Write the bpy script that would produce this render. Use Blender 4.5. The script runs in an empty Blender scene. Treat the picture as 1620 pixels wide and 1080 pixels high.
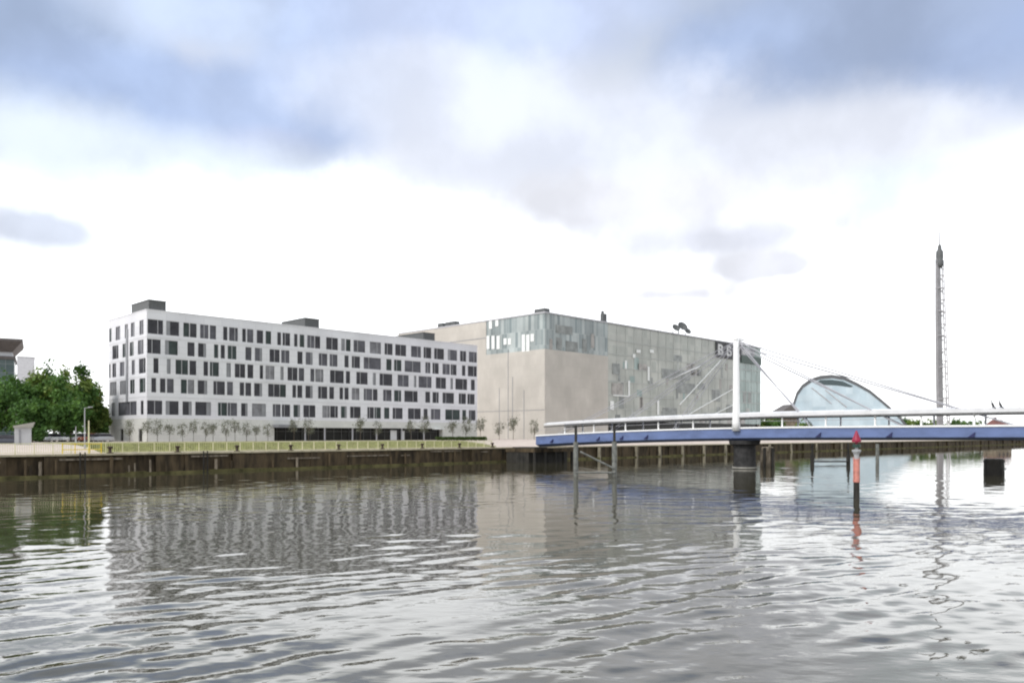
import bpy, math, random
import numpy as np
from mathutils import Vector, Matrix
R = random.Random(7)
S = bpy.context.scene
COL = S.collection
rad = math.radians

# ------------------------------------------------------------------ frame of the place
# z = 0 water level, camera on the near bank; u runs along the far quay, v across the river
H, F, CX, HY = 5.0, 1250.0, 810.0, 688.0
U = (0.7014, 0.7128); V = (-0.7128, 0.7014)
ANG = math.atan2(U[1], U[0])
def uv(u, v, z=0.0): return Vector((U[0]*u+V[0]*v, U[1]*u+V[1]*v, z))
def px_on_v(px, v):                 # u where the line of sight of column px crosses the line v
    k = (px-CX)/F
    return v*(k*V[1]-V[0])/(U[0]-k*U[1])
def px_on_u(px, u):
    k = (px-CX)/F
    return u*(k*U[1]-U[0])/(V[0]-k*V[1])
def at(px, Y, z): return Vector(((px-CX)/F*Y, Y, z))
def zat(py, Y): return H+(HY-py)/F*Y

# ------------------------------------------------------------------ materials
def new_mat(name):
    m = bpy.data.materials.new(name); m.use_nodes = True
    nt = m.node_tree; b = nt.nodes['Principled BSDF']
    return m, nt, b
def mat(name, col, rough=0.7, metal=0.0, var=0.12, scale=1.5, spec=0.4, bump=0.0, stretch=(1,1,1), dark=None):
    """plain surface with a little procedural unevenness in colour and relief"""
    m, nt, b = new_mat(name)
    b.inputs['Roughness'].default_value = rough; b.inputs['Metallic'].default_value = metal
    b.inputs['Specular IOR Level'].default_value = spec
    tc = nt.nodes.new('ShaderNodeTexCoord'); mp = nt.nodes.new('ShaderNodeMapping')
    mp.inputs['Scale'].default_value = [scale*s for s in stretch]
    nt.links.new(tc.outputs['Object'], mp.inputs['Vector'])
    n = nt.nodes.new('ShaderNodeTexNoise'); n.inputs['Scale'].default_value = 1.0
    n.inputs['Detail'].default_value = 5; n.inputs['Roughness'].default_value = 0.6
    nt.links.new(mp.outputs['Vector'], n.inputs['Vector'])
    r = nt.nodes.new('ShaderNodeValToRGB')
    lo = dark or [c*(1-var*2) for c in col]; hi = [min(1, c*(1+var)) for c in col]
    r.color_ramp.elements[0].color = (*lo, 1); r.color_ramp.elements[1].color = (*hi, 1)
    r.color_ramp.elements[0].position = 0.3; r.color_ramp.elements[1].position = 0.62
    nt.links.new(n.outputs['Fac'], r.inputs['Fac']); nt.links.new(r.outputs['Color'], b.inputs['Base Color'])
    if bump:
        bp = nt.nodes.new('ShaderNodeBump'); bp.inputs['Strength'].default_value = bump; bp.inputs['Distance'].default_value = 0.1
        nt.links.new(n.outputs['Fac'], bp.inputs['Height']); nt.links.new(bp.outputs['Normal'], b.inputs['Normal'])
    return m
def panel_mat(name, c1, c2, mortar, bw, bh, ms, rough=0.6, axis='front', spec=0.4, offset=0.5, noise=0.25, sub=None):
    """panels / panes of slightly different tone with joints (brick texture on object coordinates)"""
    m, nt, b = new_mat(name)
    L = nt.links.new
    b.inputs['Roughness'].default_value = rough; b.inputs['Specular IOR Level'].default_value = spec
    tc = nt.nodes.new('ShaderNodeTexCoord'); sp = nt.nodes.new('ShaderNodeSeparateXYZ'); cb = nt.nodes.new('ShaderNodeCombineXYZ')
    L(tc.outputs['Object'], sp.inputs[0])
    ad = nt.nodes.new('ShaderNodeMath'); ad.operation = 'ADD'; L(sp.outputs[0], ad.inputs[0]); L(sp.outputs[1], ad.inputs[1])
    L(ad.outputs[0], cb.inputs[0]); L(sp.outputs[2], cb.inputs[1])
    br = nt.nodes.new('ShaderNodeTexBrick'); br.offset = offset
    br.inputs['Color1'].default_value = (*c1, 1); br.inputs['Color2'].default_value = (*c2, 1); br.inputs['Mortar'].default_value = (*mortar, 1)
    br.inputs['Scale'].default_value = 1; br.inputs['Mortar Size'].default_value = ms
    br.inputs['Brick Width'].default_value = bw; br.inputs['Row Height'].default_value = bh
    L(cb.outputs[0], br.inputs['Vector'])
    n = nt.nodes.new('ShaderNodeTexNoise'); n.inputs['Scale'].default_value = 0.12; n.inputs['Detail'].default_value = 4
    L(cb.outputs[0], n.inputs['Vector'])
    mx = nt.nodes.new('ShaderNodeMix'); mx.data_type = 'RGBA'; mx.blend_type = 'MULTIPLY'
    rr = nt.nodes.new('ShaderNodeMapRange'); rr.inputs[1].default_value = 0.3; rr.inputs[2].default_value = 0.7
    rr.inputs[3].default_value = 1-noise; rr.inputs[4].default_value = 1+noise*0.6
    L(n.outputs['Fac'], rr.inputs[0])
    mx.inputs['Factor'].default_value = 1
    L(br.outputs['Color'], mx.inputs['A']); L(rr.outputs[0], mx.inputs['B'])
    out = mx.outputs['Result']
    L(out, b.inputs['Base Color'])
    return m

M = {}
M['white'] = panel_mat('white_render_panels', (0.70,0.70,0.725), (0.66,0.66,0.69), (0.52,0.52,0.55), 3.45, 1.15, 0.025, 0.55, offset=0.33, noise=0.11)
M['base'] = panel_mat('pale_stone_base', (0.62,0.625,0.59), (0.57,0.575,0.545), (0.47,0.47,0.455), 1.2, 0.6, 0.015, 0.75, noise=0.10)
M['winframe'] = mat('dark_window_frame', (0.10,0.10,0.11), 0.4, var=0.05)
M['frame'] = mat('pale_window_frame', (0.42,0.42,0.44), 0.4, var=0.05)
M['greypanel'] = mat('mid_grey_panel', (0.23,0.235,0.25), 0.4, var=0.08, scale=0.6)
def glass(name, col, rough=0.08, spec=0.5, var=0.5, scale=0.35):
    m = mat(name, col, rough, 0.0, var*0.5, scale, spec)
    return m
M['pane'] = glass('dark_window_glass', (0.044,0.044,0.052), 0.2, 0.2)
M['pane2'] = glass('dark_window_glass_green', (0.036,0.050,0.048), 0.2, 0.18)
M['pane3'] = glass('dark_window_glass_with_blind', (0.095,0.095,0.11), 0.25, 0.18)
M['darkroof'] = mat('dark_grey_louvred_plant_screen', (0.10,0.105,0.105), 0.6, 0, 0.15, 3, stretch=(1,1,4))
M['roof'] = mat('grey_roof_membrane', (0.35,0.35,0.35), 0.9)
M['sand'] = panel_mat('sandstone_cladding', (0.50,0.472,0.425), (0.47,0.443,0.398), (0.43,0.405,0.37), 1.5, 3.0, 0.025, 0.8, noise=0.14)
M['bglass'] = panel_mat('grey_green_curtain_glass', (0.325,0.345,0.31), (0.415,0.425,0.385), (0.44,0.45,0.415), 2.6, 3.6, 0.03, 0.25, offset=0.0, spec=0.45, noise=0.22)
M['bglass_green'] = panel_mat('green_curtain_glass', (0.20,0.27,0.25), (0.32,0.40,0.38), (0.30,0.36,0.35), 1.5, 3.6, 0.03, 0.2, offset=0.0, spec=0.45, noise=0.2)
M['bglass_top'] = panel_mat('blue_grey_louvred_glass', (0.17,0.21,0.215), (0.40,0.44,0.43), (0.36,0.40,0.39), 1.1, 4.4, 0.05, 0.2, offset=0.3, spec=0.45, noise=0.3)
M['greenmull'] = mat('grey_green_mullion', (0.40,0.42,0.40), 0.5, var=0.06)
M['tint'] = glass('grey_pane_glass', (0.21,0.225,0.215), 0.25, 0.4)
M['tint2'] = glass('warm_pane_glass', (0.30,0.285,0.265), 0.25, 0.4)
M['blind'] = mat('white_fin', (0.74,0.76,0.74), 0.6, var=0.05)
M['pane4'] = glass('window_glass_with_drawn_blind', (0.20,0.20,0.215), 0.3, 0.2)
M['darkglass'] = glass('dark_ground_floor_glass', (0.020,0.020,0.018), 0.2, 0.12)
M['greenband'] = mat('dark_green_band', (0.018,0.05,0.035), 0.4)
M['signdark'] = mat('dark_sign_panel', (0.035,0.035,0.038), 0.5)
M['pale'] = mat('pale_lettering', (0.62,0.63,0.62), 0.5, var=0.03)
M['concrete'] = mat('weathered_concrete', (0.30,0.29,0.26), 0.9, 0, 0.15, 0.8, bump=0.3)
M['coping'] = mat('cream_coping_stone', (0.47,0.42,0.29), 0.9, 0, 0.15, 1.0)
M['wall'] = mat('wet_dark_quay_timber', (0.070,0.051,0.029), 0.85, 0, 0.45, 1.1, bump=0.8, stretch=(1,1,0.22), spec=0.3, dark=(0.014,0.011,0.007))
M['moss'] = mat('mossy_ledge', (0.115,0.105,0.045), 0.95, 0, 0.35, 0.7, spec=0.2)
M['timber'] = mat('weathered_timber_pile', (0.20,0.17,0.13), 0.9, 0, 0.3, 2.2, stretch=(1,1,0.25), bump=0.5, spec=0.2, dark=(0.05,0.04,0.028))
M['paletimber'] = mat('bleached_timber_pile', (0.24,0.215,0.16), 0.9, 0, 0.3, 2.2, stretch=(1,1,0.25), bump=0.4, spec=0.2)
M['darkpile'] = mat('dark_wet_pile', (0.026,0.024,0.020), 0.7, 0, 0.4, 1.5, stretch=(1,1,0.3), bump=0.5)
M['steelpile'] = mat('grey_steel_pile', (0.17,0.175,0.16), 0.7, 0, 0.25, 2.0)
M['iron'] = mat('rusty_cast_iron', (0.055,0.038,0.025), 0.8, 0, 0.3, 6)
M['paving'] = mat('pinkish_quay_paving', (0.50,0.43,0.38), 0.9, 0, 0.08, 0.5)
M['grass'] = mat('dry_grass', (0.25,0.27,0.095), 0.95, 0, 0.28, 0.9, spec=0.1, bump=0.6)
M['fence'] = mat('cream_yellow_painted_steel', (0.62,0.60,0.38), 0.5, var=0.06)
M['yellow'] = mat('yellow_paint', (0.68,0.52,0.06), 0.5, var=0.08)
M['blue'] = mat('blue_painted_steel', (0.125,0.175,0.345), 0.45, 0, 0.12, 0.35, stretch=(1,1,2.5), spec=0.5)
M['navy'] = mat('navy_paint', (0.018,0.020,0.085), 0.4)
M['bridgewhite'] = mat('white_painted_steel', (0.90,0.90,0.89), 0.45, var=0.02)
M['canopy'] = mat('pale_canopy_sheet', (0.72,0.72,0.73), 0.4, 0, 0.06, 0.5)
M['greyrail'] = mat('grey_gutter_rail', (0.13,0.13,0.127), 0.5)
M['cable'] = mat('pale_steel_cable', (0.36,0.36,0.39), 0.4, var=0.04)
M['soffit'] = mat('dark_soffit', (0.06,0.06,0.055), 0.8)
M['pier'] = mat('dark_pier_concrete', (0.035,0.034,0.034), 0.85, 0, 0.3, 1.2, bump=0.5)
M['red'] = mat('red_paint', (0.28,0.012,0.045), 0.5, var=0.15)
M['orange'] = mat('faded_red_paint', (0.58,0.235,0.19), 0.6, 0, 0.16, 2.0)
M['titanium'] = mat('grey_metal_roof', (0.11,0.115,0.12), 0.45, 0.3, 0.1, 0.2)
M['paleglass'] = panel_mat('pale_blue_glass_front', (0.41,0.515,0.575), (0.50,0.595,0.645), (0.42,0.49,0.52), 3.0, 3.0, 0.015, 0.2, offset=0.0, spec=0.5, noise=0.16)
M['slot'] = mat('dark_teal_strip_window', (0.05,0.075,0.08), 0.3)
M['tower'] = mat('tower_grey_steel', (0.27,0.265,0.27), 0.5, 0.2, 0.1, 0.3)
M['towerlight'] = mat('tower_pale_steel', (0.45,0.44,0.45), 0.5, 0.1, 0.1, 0.3)
M['bark'] = mat('brown_bark', (0.10,0.08,0.06), 0.9, 0, 0.2, 6)
def leaf(name, col):
    m, nt, b = new_mat(name)
    b.inputs['Roughness'].default_value = 0.6; b.inputs['Specular IOR Level'].default_value = 0.25
    oi = nt.nodes.new('ShaderNodeNewGeometry'); r = nt.nodes.new('ShaderNodeValToRGB')
    r.color_ramp.elements[0].color = (*[c*0.6 for c in col], 1); r.color_ramp.elements[1].color = (*[c*1.4 for c in col], 1)
    nt.links.new(oi.outputs['Random Per Island'], r.inputs['Fac']); nt.links.new(r.outputs['Color'], b.inputs['Base Color'])
    tr = nt.nodes.new('ShaderNodeBsdfTranslucent'); tr.inputs['Color'].default_value = (col[0]*1.5, col[1]*1.4, col[2]*0.8, 1)
    mx = nt.nodes.new('ShaderNodeMixShader'); mx.inputs[0].default_value = 0.25
    out = nt.nodes['Material Output']
    nt.links.new(b.outputs[0], mx.inputs[1]); nt.links.new(tr.outputs[0], mx.inputs[2]); nt.links.new(mx.outputs[0], out.inputs['Surface'])
    return m
M['leafA'] = leaf('leaf_mid_green', (0.095,0.185,0.044))
M['leafB'] = leaf('leaf_deep_green', (0.056,0.122,0.029))
M['leafC'] = leaf('leaf_olive_green', (0.145,0.205,0.052))
M['leafY'] = leaf('young_leaf_grey_green', (0.115,0.125,0.095))
M['leafY2'] = leaf('young_leaf_pale', (0.17,0.18,0.145))
M['hedge'] = leaf('hedge_green', (0.05,0.085,0.02))
M['carwhite'] = mat('white_car_paint', (0.75,0.76,0.77), 0.25, var=0.02, spec=0.6)
M['carred'] = mat('dull_red_car_paint', (0.30,0.10,0.06), 0.25, var=0.03, spec=0.6)
M['cardark'] = mat('dark_blue_car_paint', (0.03,0.035,0.05), 0.25, var=0.03, spec=0.6)
M['carsilver'] = mat('silver_car_paint', (0.45,0.46,0.47), 0.3, 0.3, 0.03, spec=0.6)
M['rubber'] = mat('tyre_rubber', (0.02,0.02,0.02), 0.9)
M['lamp'] = mat('headlamp_lens', (0.8,0.8,0.78), 0.1)
M['kiosk'] = mat('pale_grey_kiosk_panel', (0.42,0.43,0.44), 0.6, 0, 0.06, 0.8)
M['brownroof'] = mat('grey_brown_roof_edge', (0.10,0.09,0.085), 0.6)
M['redroof'] = mat('dull_red_roof', (0.17,0.075,0.065), 0.8)
M['palewall'] = mat('pale_grey_wall', (0.55,0.56,0.58), 0.8, var=0.05)
M['teal'] = panel_mat('teal_office_glass', (0.05,0.085,0.085), (0.09,0.13,0.13), (0.16,0.18,0.18), 1.6, 1.8, 0.05, 0.15, offset=0.0, noise=0.2)
M['bird'] = mat('dark_plumage', (0.02,0.02,0.022), 0.6)

# ------------------------------------------------------------------ mesh builder
class MB:
    def __init__(s): s.v, s.f, s.m = [], [], []
    def add(s, vs, fs, mi=0):
        o = len(s.v); s.v.extend([tuple(p) for p in vs]); s.f.extend([tuple(i+o for i in f) for f in fs]); s.m.extend([mi]*len(fs)); return s
    def box(s, x0, x1, y0, y1, z0, z1, mi=0):
        vs = [(x0,y0,z0),(x1,y0,z0),(x1,y1,z0),(x0,y1,z0),(x0,y0,z1),(x1,y0,z1),(x1,y1,z1),(x0,y1,z1)]
        return s.add(vs, [(3,2,1,0),(4,5,6,7),(0,1,5,4),(1,2,6,5),(2,3,7,6),(3,0,4,7)], mi)
    def tube(s, p, q, r0, r1=None, n=8, mi=0, cap=True):
        p, q = Vector(p), Vector(q); r1 = r0 if r1 is None else r1
        d = (q-p).normalized(); a = Vector((0,0,1)) if abs(d.z) < 0.9 else Vector((1,0,0))
        x = d.cross(a).normalized(); y = d.cross(x)
        vs = []
        for c, r in ((p, r0), (q, r1)):
            for i in range(n):
                t = 2*math.pi*i/n; vs.append(c+x*r*math.cos(t)+y*r*math.sin(t))
        fs = [(i, (i+1) % n, n+(i+1) % n, n+i) for i in range(n)]
        if cap: fs += [tuple(range(n))[::-1], tuple(range(n, 2*n))]
        return s.add(vs, fs, mi)
    def lathe(s, prof, n=16, c=(0,0), mi=0):
        vs, fs = [], []
        for r, z in prof:
            for i in range(n):
                t = 2*math.pi*i/n; vs.append((c[0]+r*math.cos(t), c[1]+r*math.sin(t), z))
        for j in range(len(prof)-1):
            for i in range(n):
                a, b = j*n+i, j*n+(i+1) % n; fs.append((a, b, b+n, a+n))
        fs += [tuple(range(n))[::-1], tuple(range((len(prof)-1)*n, len(prof)*n))]
        return s.add(vs, fs, mi)
    def loft(s, rings, mi=0, cap=True):
        n = len(rings[0]); vs = [p for r in rings for p in r]; fs = []
        for j in range(len(rings)-1):
            for i in range(n):
                a, b = j*n+i, j*n+(i+1) % n; fs.append((a, b, b+n, a+n))
        if cap: fs += [tuple(range(n))[::-1], tuple(range((len(rings)-1)*n, len(rings)*n))]
        return s.add(vs, fs, mi)
    def build(s, name, mats, parent=None, smooth=False, bevel=0):
        me = bpy.data.meshes.new(name); me.from_pydata(s.v, [], s.f)
        for m in (mats if isinstance(mats, (list, tuple)) else [mats]): me.materials.append(M[m] if isinstance(m, str) else m)
        me.polygons.foreach_set('material_index', s.m)
        if smooth: me.polygons.foreach_set('use_smooth', [True]*len(me.polygons))
        me.update()
        o = bpy.data.objects.new(name, me); COL.objects.link(o)
        if parent: o.parent = parent
        if bevel:
            b = o.modifiers.new('bevel', 'BEVEL'); b.width = bevel; b.segments = 2; b.limit_method = 'ANGLE'
        return o
def tag(o, label=None, cat=None, group=None, kind=None):
    for k, x in (('label', label), ('category', cat), ('group', group), ('kind', kind)):
        if x: o[k] = x
    return o
def thing(name, loc, rz=0.0, label=None, cat=None, group=None, scale=None):
    o = bpy.data.objects.new(name, None); COL.objects.link(o)
    o.location = loc; o.rotation_euler = (0, 0, rz); o.empty_display_size = 0.5
    if scale: o.scale = scale
    return tag(o, label, cat, group)
KIDS = {}
def dup(root, loc, rz, label, scale=None, group=None):
    r = root.copy(); COL.objects.link(r); r.location = loc; r.rotation_euler = (0, 0, rz); r['label'] = label
    if scale: r.scale = scale
    if group: r['group'] = group
    for ch in root.children:
        c = ch.copy(); COL.objects.link(c); c.parent = r
        for g in ch.children:
            d = g.copy(); COL.objects.link(d); d.parent = c
    return r

# ------------------------------------------------------------------ camera
cd = bpy.data.cameras.new('camera'); cam = bpy.data.objects.new('camera', cd); COL.objects.link(cam)
cam.location = (0, 0, H); cam.rotation_euler = (rad(90), 0, 0)
cd.sensor_width = 36; cd.lens = 36*F/1620; cd.shift_y = (HY-540)/1620; cd.clip_end = 12000; cd.clip_start = 0.1
S.camera = cam

# ------------------------------------------------------------------ sky and sun
SUN_EL, SUN_AZ = 42.0, math.atan2(-0.66, -0.75)      # sun stands behind the left shoulder, thinly veiled
w = bpy.data.worlds.new('World'); S.world = w; w.use_nodes = True
nt = w.node_tree; L = nt.links.new; bg = nt.nodes['Background']; bg.inputs['Strength'].default_value = 0.1
sky = nt.nodes.new('ShaderNodeTexSky'); sky.sky_type = 'NISHITA'; sky.sun_disc = False
sky.sun_elevation = rad(SUN_EL); sky.sun_rotation = math.atan2(-0.66, -0.75) if False else (math.pi/2 - SUN_AZ)
tc = nt.nodes.new('ShaderNodeTexCoord'); sep = nt.nodes.new('ShaderNodeSeparateXYZ')
L(tc.outputs['Generated'], sep.inputs[0])
def mth(op, a, b=None, c=None):
    n = nt.nodes.new('ShaderNodeMath'); n.operation = op
    for i, x in enumerate((a, b, c)):
        if x is None: continue
        if isinstance(x, (int, float)): n.inputs[i].default_value = x
        else: L(x, n.inputs[i])
    return n.outputs[0]
def smooth(x, a, b, lo=0.0, hi=1.0):
    n = nt.nodes.new('ShaderNodeMapRange'); n.interpolation_type = 'SMOOTHSTEP'
    L(x, n.inputs[0])
    for i, q in enumerate((a, b, lo, hi)): n.inputs[i+1].default_value = q
    return n.outputs[0]
def mixc(f, a, b):
    n = nt.nodes.new('ShaderNodeMix'); n.data_type = 'RGBA'
    if isinstance(f, (int, float)): n.inputs['Factor'].default_value = f
    else: L(f, n.inputs['Factor'])
    for x, k in ((a, 'A'), (b, 'B')):
        if isinstance(x, tuple): n.inputs[k].default_value = (*x, 1)
        else: L(x, n.inputs[k])
    return n.outputs['Result']
az = mth('ARCTAN2', sep.outputs[0], sep.outputs[1])
el = mth('ARCSINE', sep.outputs[2])
ela = mth('ABSOLUTE', el)
# cloud texture: sheet-like projection so clouds flatten towards the horizon
den = mth('ADD', mth('ABSOLUTE', sep.outputs[2]), 0.16)
cv = nt.nodes.new('ShaderNodeCombineXYZ'); L(mth('DIVIDE', sep.outputs[0], den), cv.inputs[0]); L(mth('DIVIDE', sep.outputs[1], den), cv.inputs[1])
def noise(scale, detail, rough=0.55, vec=None, dist=0.0):
    n = nt.nodes.new('ShaderNodeTexNoise'); n.inputs['Scale'].default_value = scale; n.inputs['Detail'].default_value = detail
    n.inputs['Roughness'].default_value = rough; n.inputs['Distortion'].default_value = dist
    L(vec or cv.outputs[0], n.inputs['Vector']); return n.outputs['Fac']
n_edge = noise(4.5, 7, 0.55, tc.outputs['Generated'])
n_big = noise(0.9, 5, 0.5)
n_mid = noise(7.0, 5, 0.5, tc.outputs['Generated'])
# blue gaps above, bright white haze of cloud low down
# unseen dimmer sky added behind the camera to the right, to subdue the fronts
dk = mth('ADD', mth('MULTIPLY', sep.outputs[0], 0.72), mth('MULTIPLY', sep.outputs[1], -0.69))
hi_sky = mixc(smooth(ela, rad(33), rad(42)), mixc(smooth(n_big, 0.40, 0.62), (5.4, 6.7, 9.6), (8.2, 8.8, 9.9)), (19.0, 19.4, 20.0))  # bright zone overhead is added out of view to lift water and ambient light
e2 = mth('ADD', ela, mth('MULTIPLY', mth('SUBTRACT', n_big, 0.5), 0.14))
e2 = mth('ADD', e2, mth('MULTIPLY', az, 0.045))
up0 = smooth(e2, rad(14.5), rad(19.5)); up = smooth(e2, rad(18), rad(29))
lowc = mixc(smooth(ela, rad(2), rad(13)), (18.0, 18.2, 18.4), (19.5, 19.9, 20.4))
cloud = mixc(up, mixc(up0, lowc, (9.3, 9.7, 10.8)), hi_sky)
cloud = mixc(smooth(dk, 0.40, 0.95), cloud, (13.0, 13.1, 13.3))
col = mixc(mth('MULTIPLY_ADD', up, -0.25, 0.94), sky.outputs[0], cloud)
n_small = noise(13, 3, 0.5, tc.outputs['Generated'], 0.3)
def blob(px, py, rx, ry, st, colr, rough=0.9, soft=(1.1, 0.55), small=False):
    global col
    a0 = math.atan((px-CX)/F); d = math.hypot(px-CX, F); e0 = math.atan((HY-py)/d)
    ra, re = rx/F*math.cos(a0)**2, ry/d
    dx = mth('DIVIDE', mth('SUBTRACT', az, a0), ra); dy = mth('DIVIDE', mth('SUBTRACT', el, e0), re)
    r = mth('SQRT', mth('ADD', mth('MULTIPLY', dx, dx), mth('MULTIPLY', dy, dy)))
    r = mth('ADD', r, mth('MULTIPLY', mth('SUBTRACT', n_small if small else n_edge, 0.5), rough*2.0))
    m_ = mth('MULTIPLY', smooth(r, soft[0], soft[1]), st)
    shade = mixc(smooth(n_mid, 0.35, 0.65), tuple(c*0.90 for c in colr), tuple(c*1.12 for c in colr))
    col = mixc(m_, col, shade)
GB = (4.0, 5.05, 7.2); GB2 = (3.9, 4.8, 6.8)
SF = (1.25, 0.45)
blob(20, 110, 330, 150, 0.95, GB, 0.8, SF)
blob(370, 180, 240, 85, 0.9, (4.7, 5.9, 8.6), 1.0, (1.2, 0.6))
blob(430, 232, 90, 30, 0.9, (5.6, 6.4, 8.6), 0.8, SF)
blob(250, 270, 420, 60, 0.75, (9.0, 9.8, 10.6), 1.1, (1.4, 0.2))
blob(330, 20, 190, 60, 0.85, (6.6, 7.8, 10.2), 1.1, SF)
blob(520, 90, 130, 110, 0.7, (5.9, 7.2, 10.2), 1.1, SF)
blob(790, 30, 300, 95, 0.9, (6.6, 7.6, 10.2), 1.0, SF)
blob(700, 150, 260, 70, 0.8, (8.2, 8.9, 10.6), 1.0, SF)
blob(50, 358, 150, 44, 1.0, (7.3, 7.9, 9.2), 0.7, (1.25, 0.25), True)
blob(1400, 30, 450, 120, 0.95, GB2, 1.0, SF)
blob(1600, 100, 210, 90, 0.85, (3.9, 4.9, 7.2), 0.9, SF)
blob(1150, 105, 160, 70, 0.85, (4.5, 5.6, 8.1), 1.0, SF)
blob(1470, 178, 60, 24, 0.7, (6.6, 7.6, 9.2), 0.9, (1.4, 0.1), True)
blob(1150, 300, 480, 110, 0.92, (9.0, 9.35, 10.3), 1.1, (1.4, 0.25))
blob(1290, 235, 300, 60, 0.8, (8.7, 9.1, 10.2), 1.0, SF)
blob(900, 215, 300, 120, 0.8, (8.6, 9.1, 10.4), 1.0, SF)
blob(1130, 378, 270, 42, 1.0, (8.0, 8.3, 9.3), 0.8, (1.35, 0.2), True)
blob(1010, 320, 260, 50, 1.0, (8.9, 9.1, 9.9), 0.9, (1.3, 0.4), True)
blob(1060, 466, 130, 20, 1.0, (8.6, 8.7, 9.5), 0.9, (1.4, 0.1), True)
blob(1210, 420, 150, 24, 1.0, (8.6, 8.8, 9.6), 0.9, (1.3, 0.4), True)
blob(1500, 290, 220, 50, 0.7, (8.8, 9.8, 10.6), 1.0, SF)
L(col, bg.inputs['Color'])

sd = bpy.data.lights.new('sun', 'SUN'); so = bpy.data.objects.new('sun', sd); COL.objects.link(so)
sd.energy = 1.9; sd.angle = rad(12); sd.color = (1.0, 0.96, 0.90)
ts = Vector((math.cos(SUN_AZ)*math.cos(rad(SUN_EL)), math.sin(SUN_AZ)*math.cos(rad(SUN_EL)), math.sin(rad(SUN_EL))))
so.rotation_euler = (-ts).to_track_quat('-Z', 'Y').to_euler(); so.location = ts*300

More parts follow.
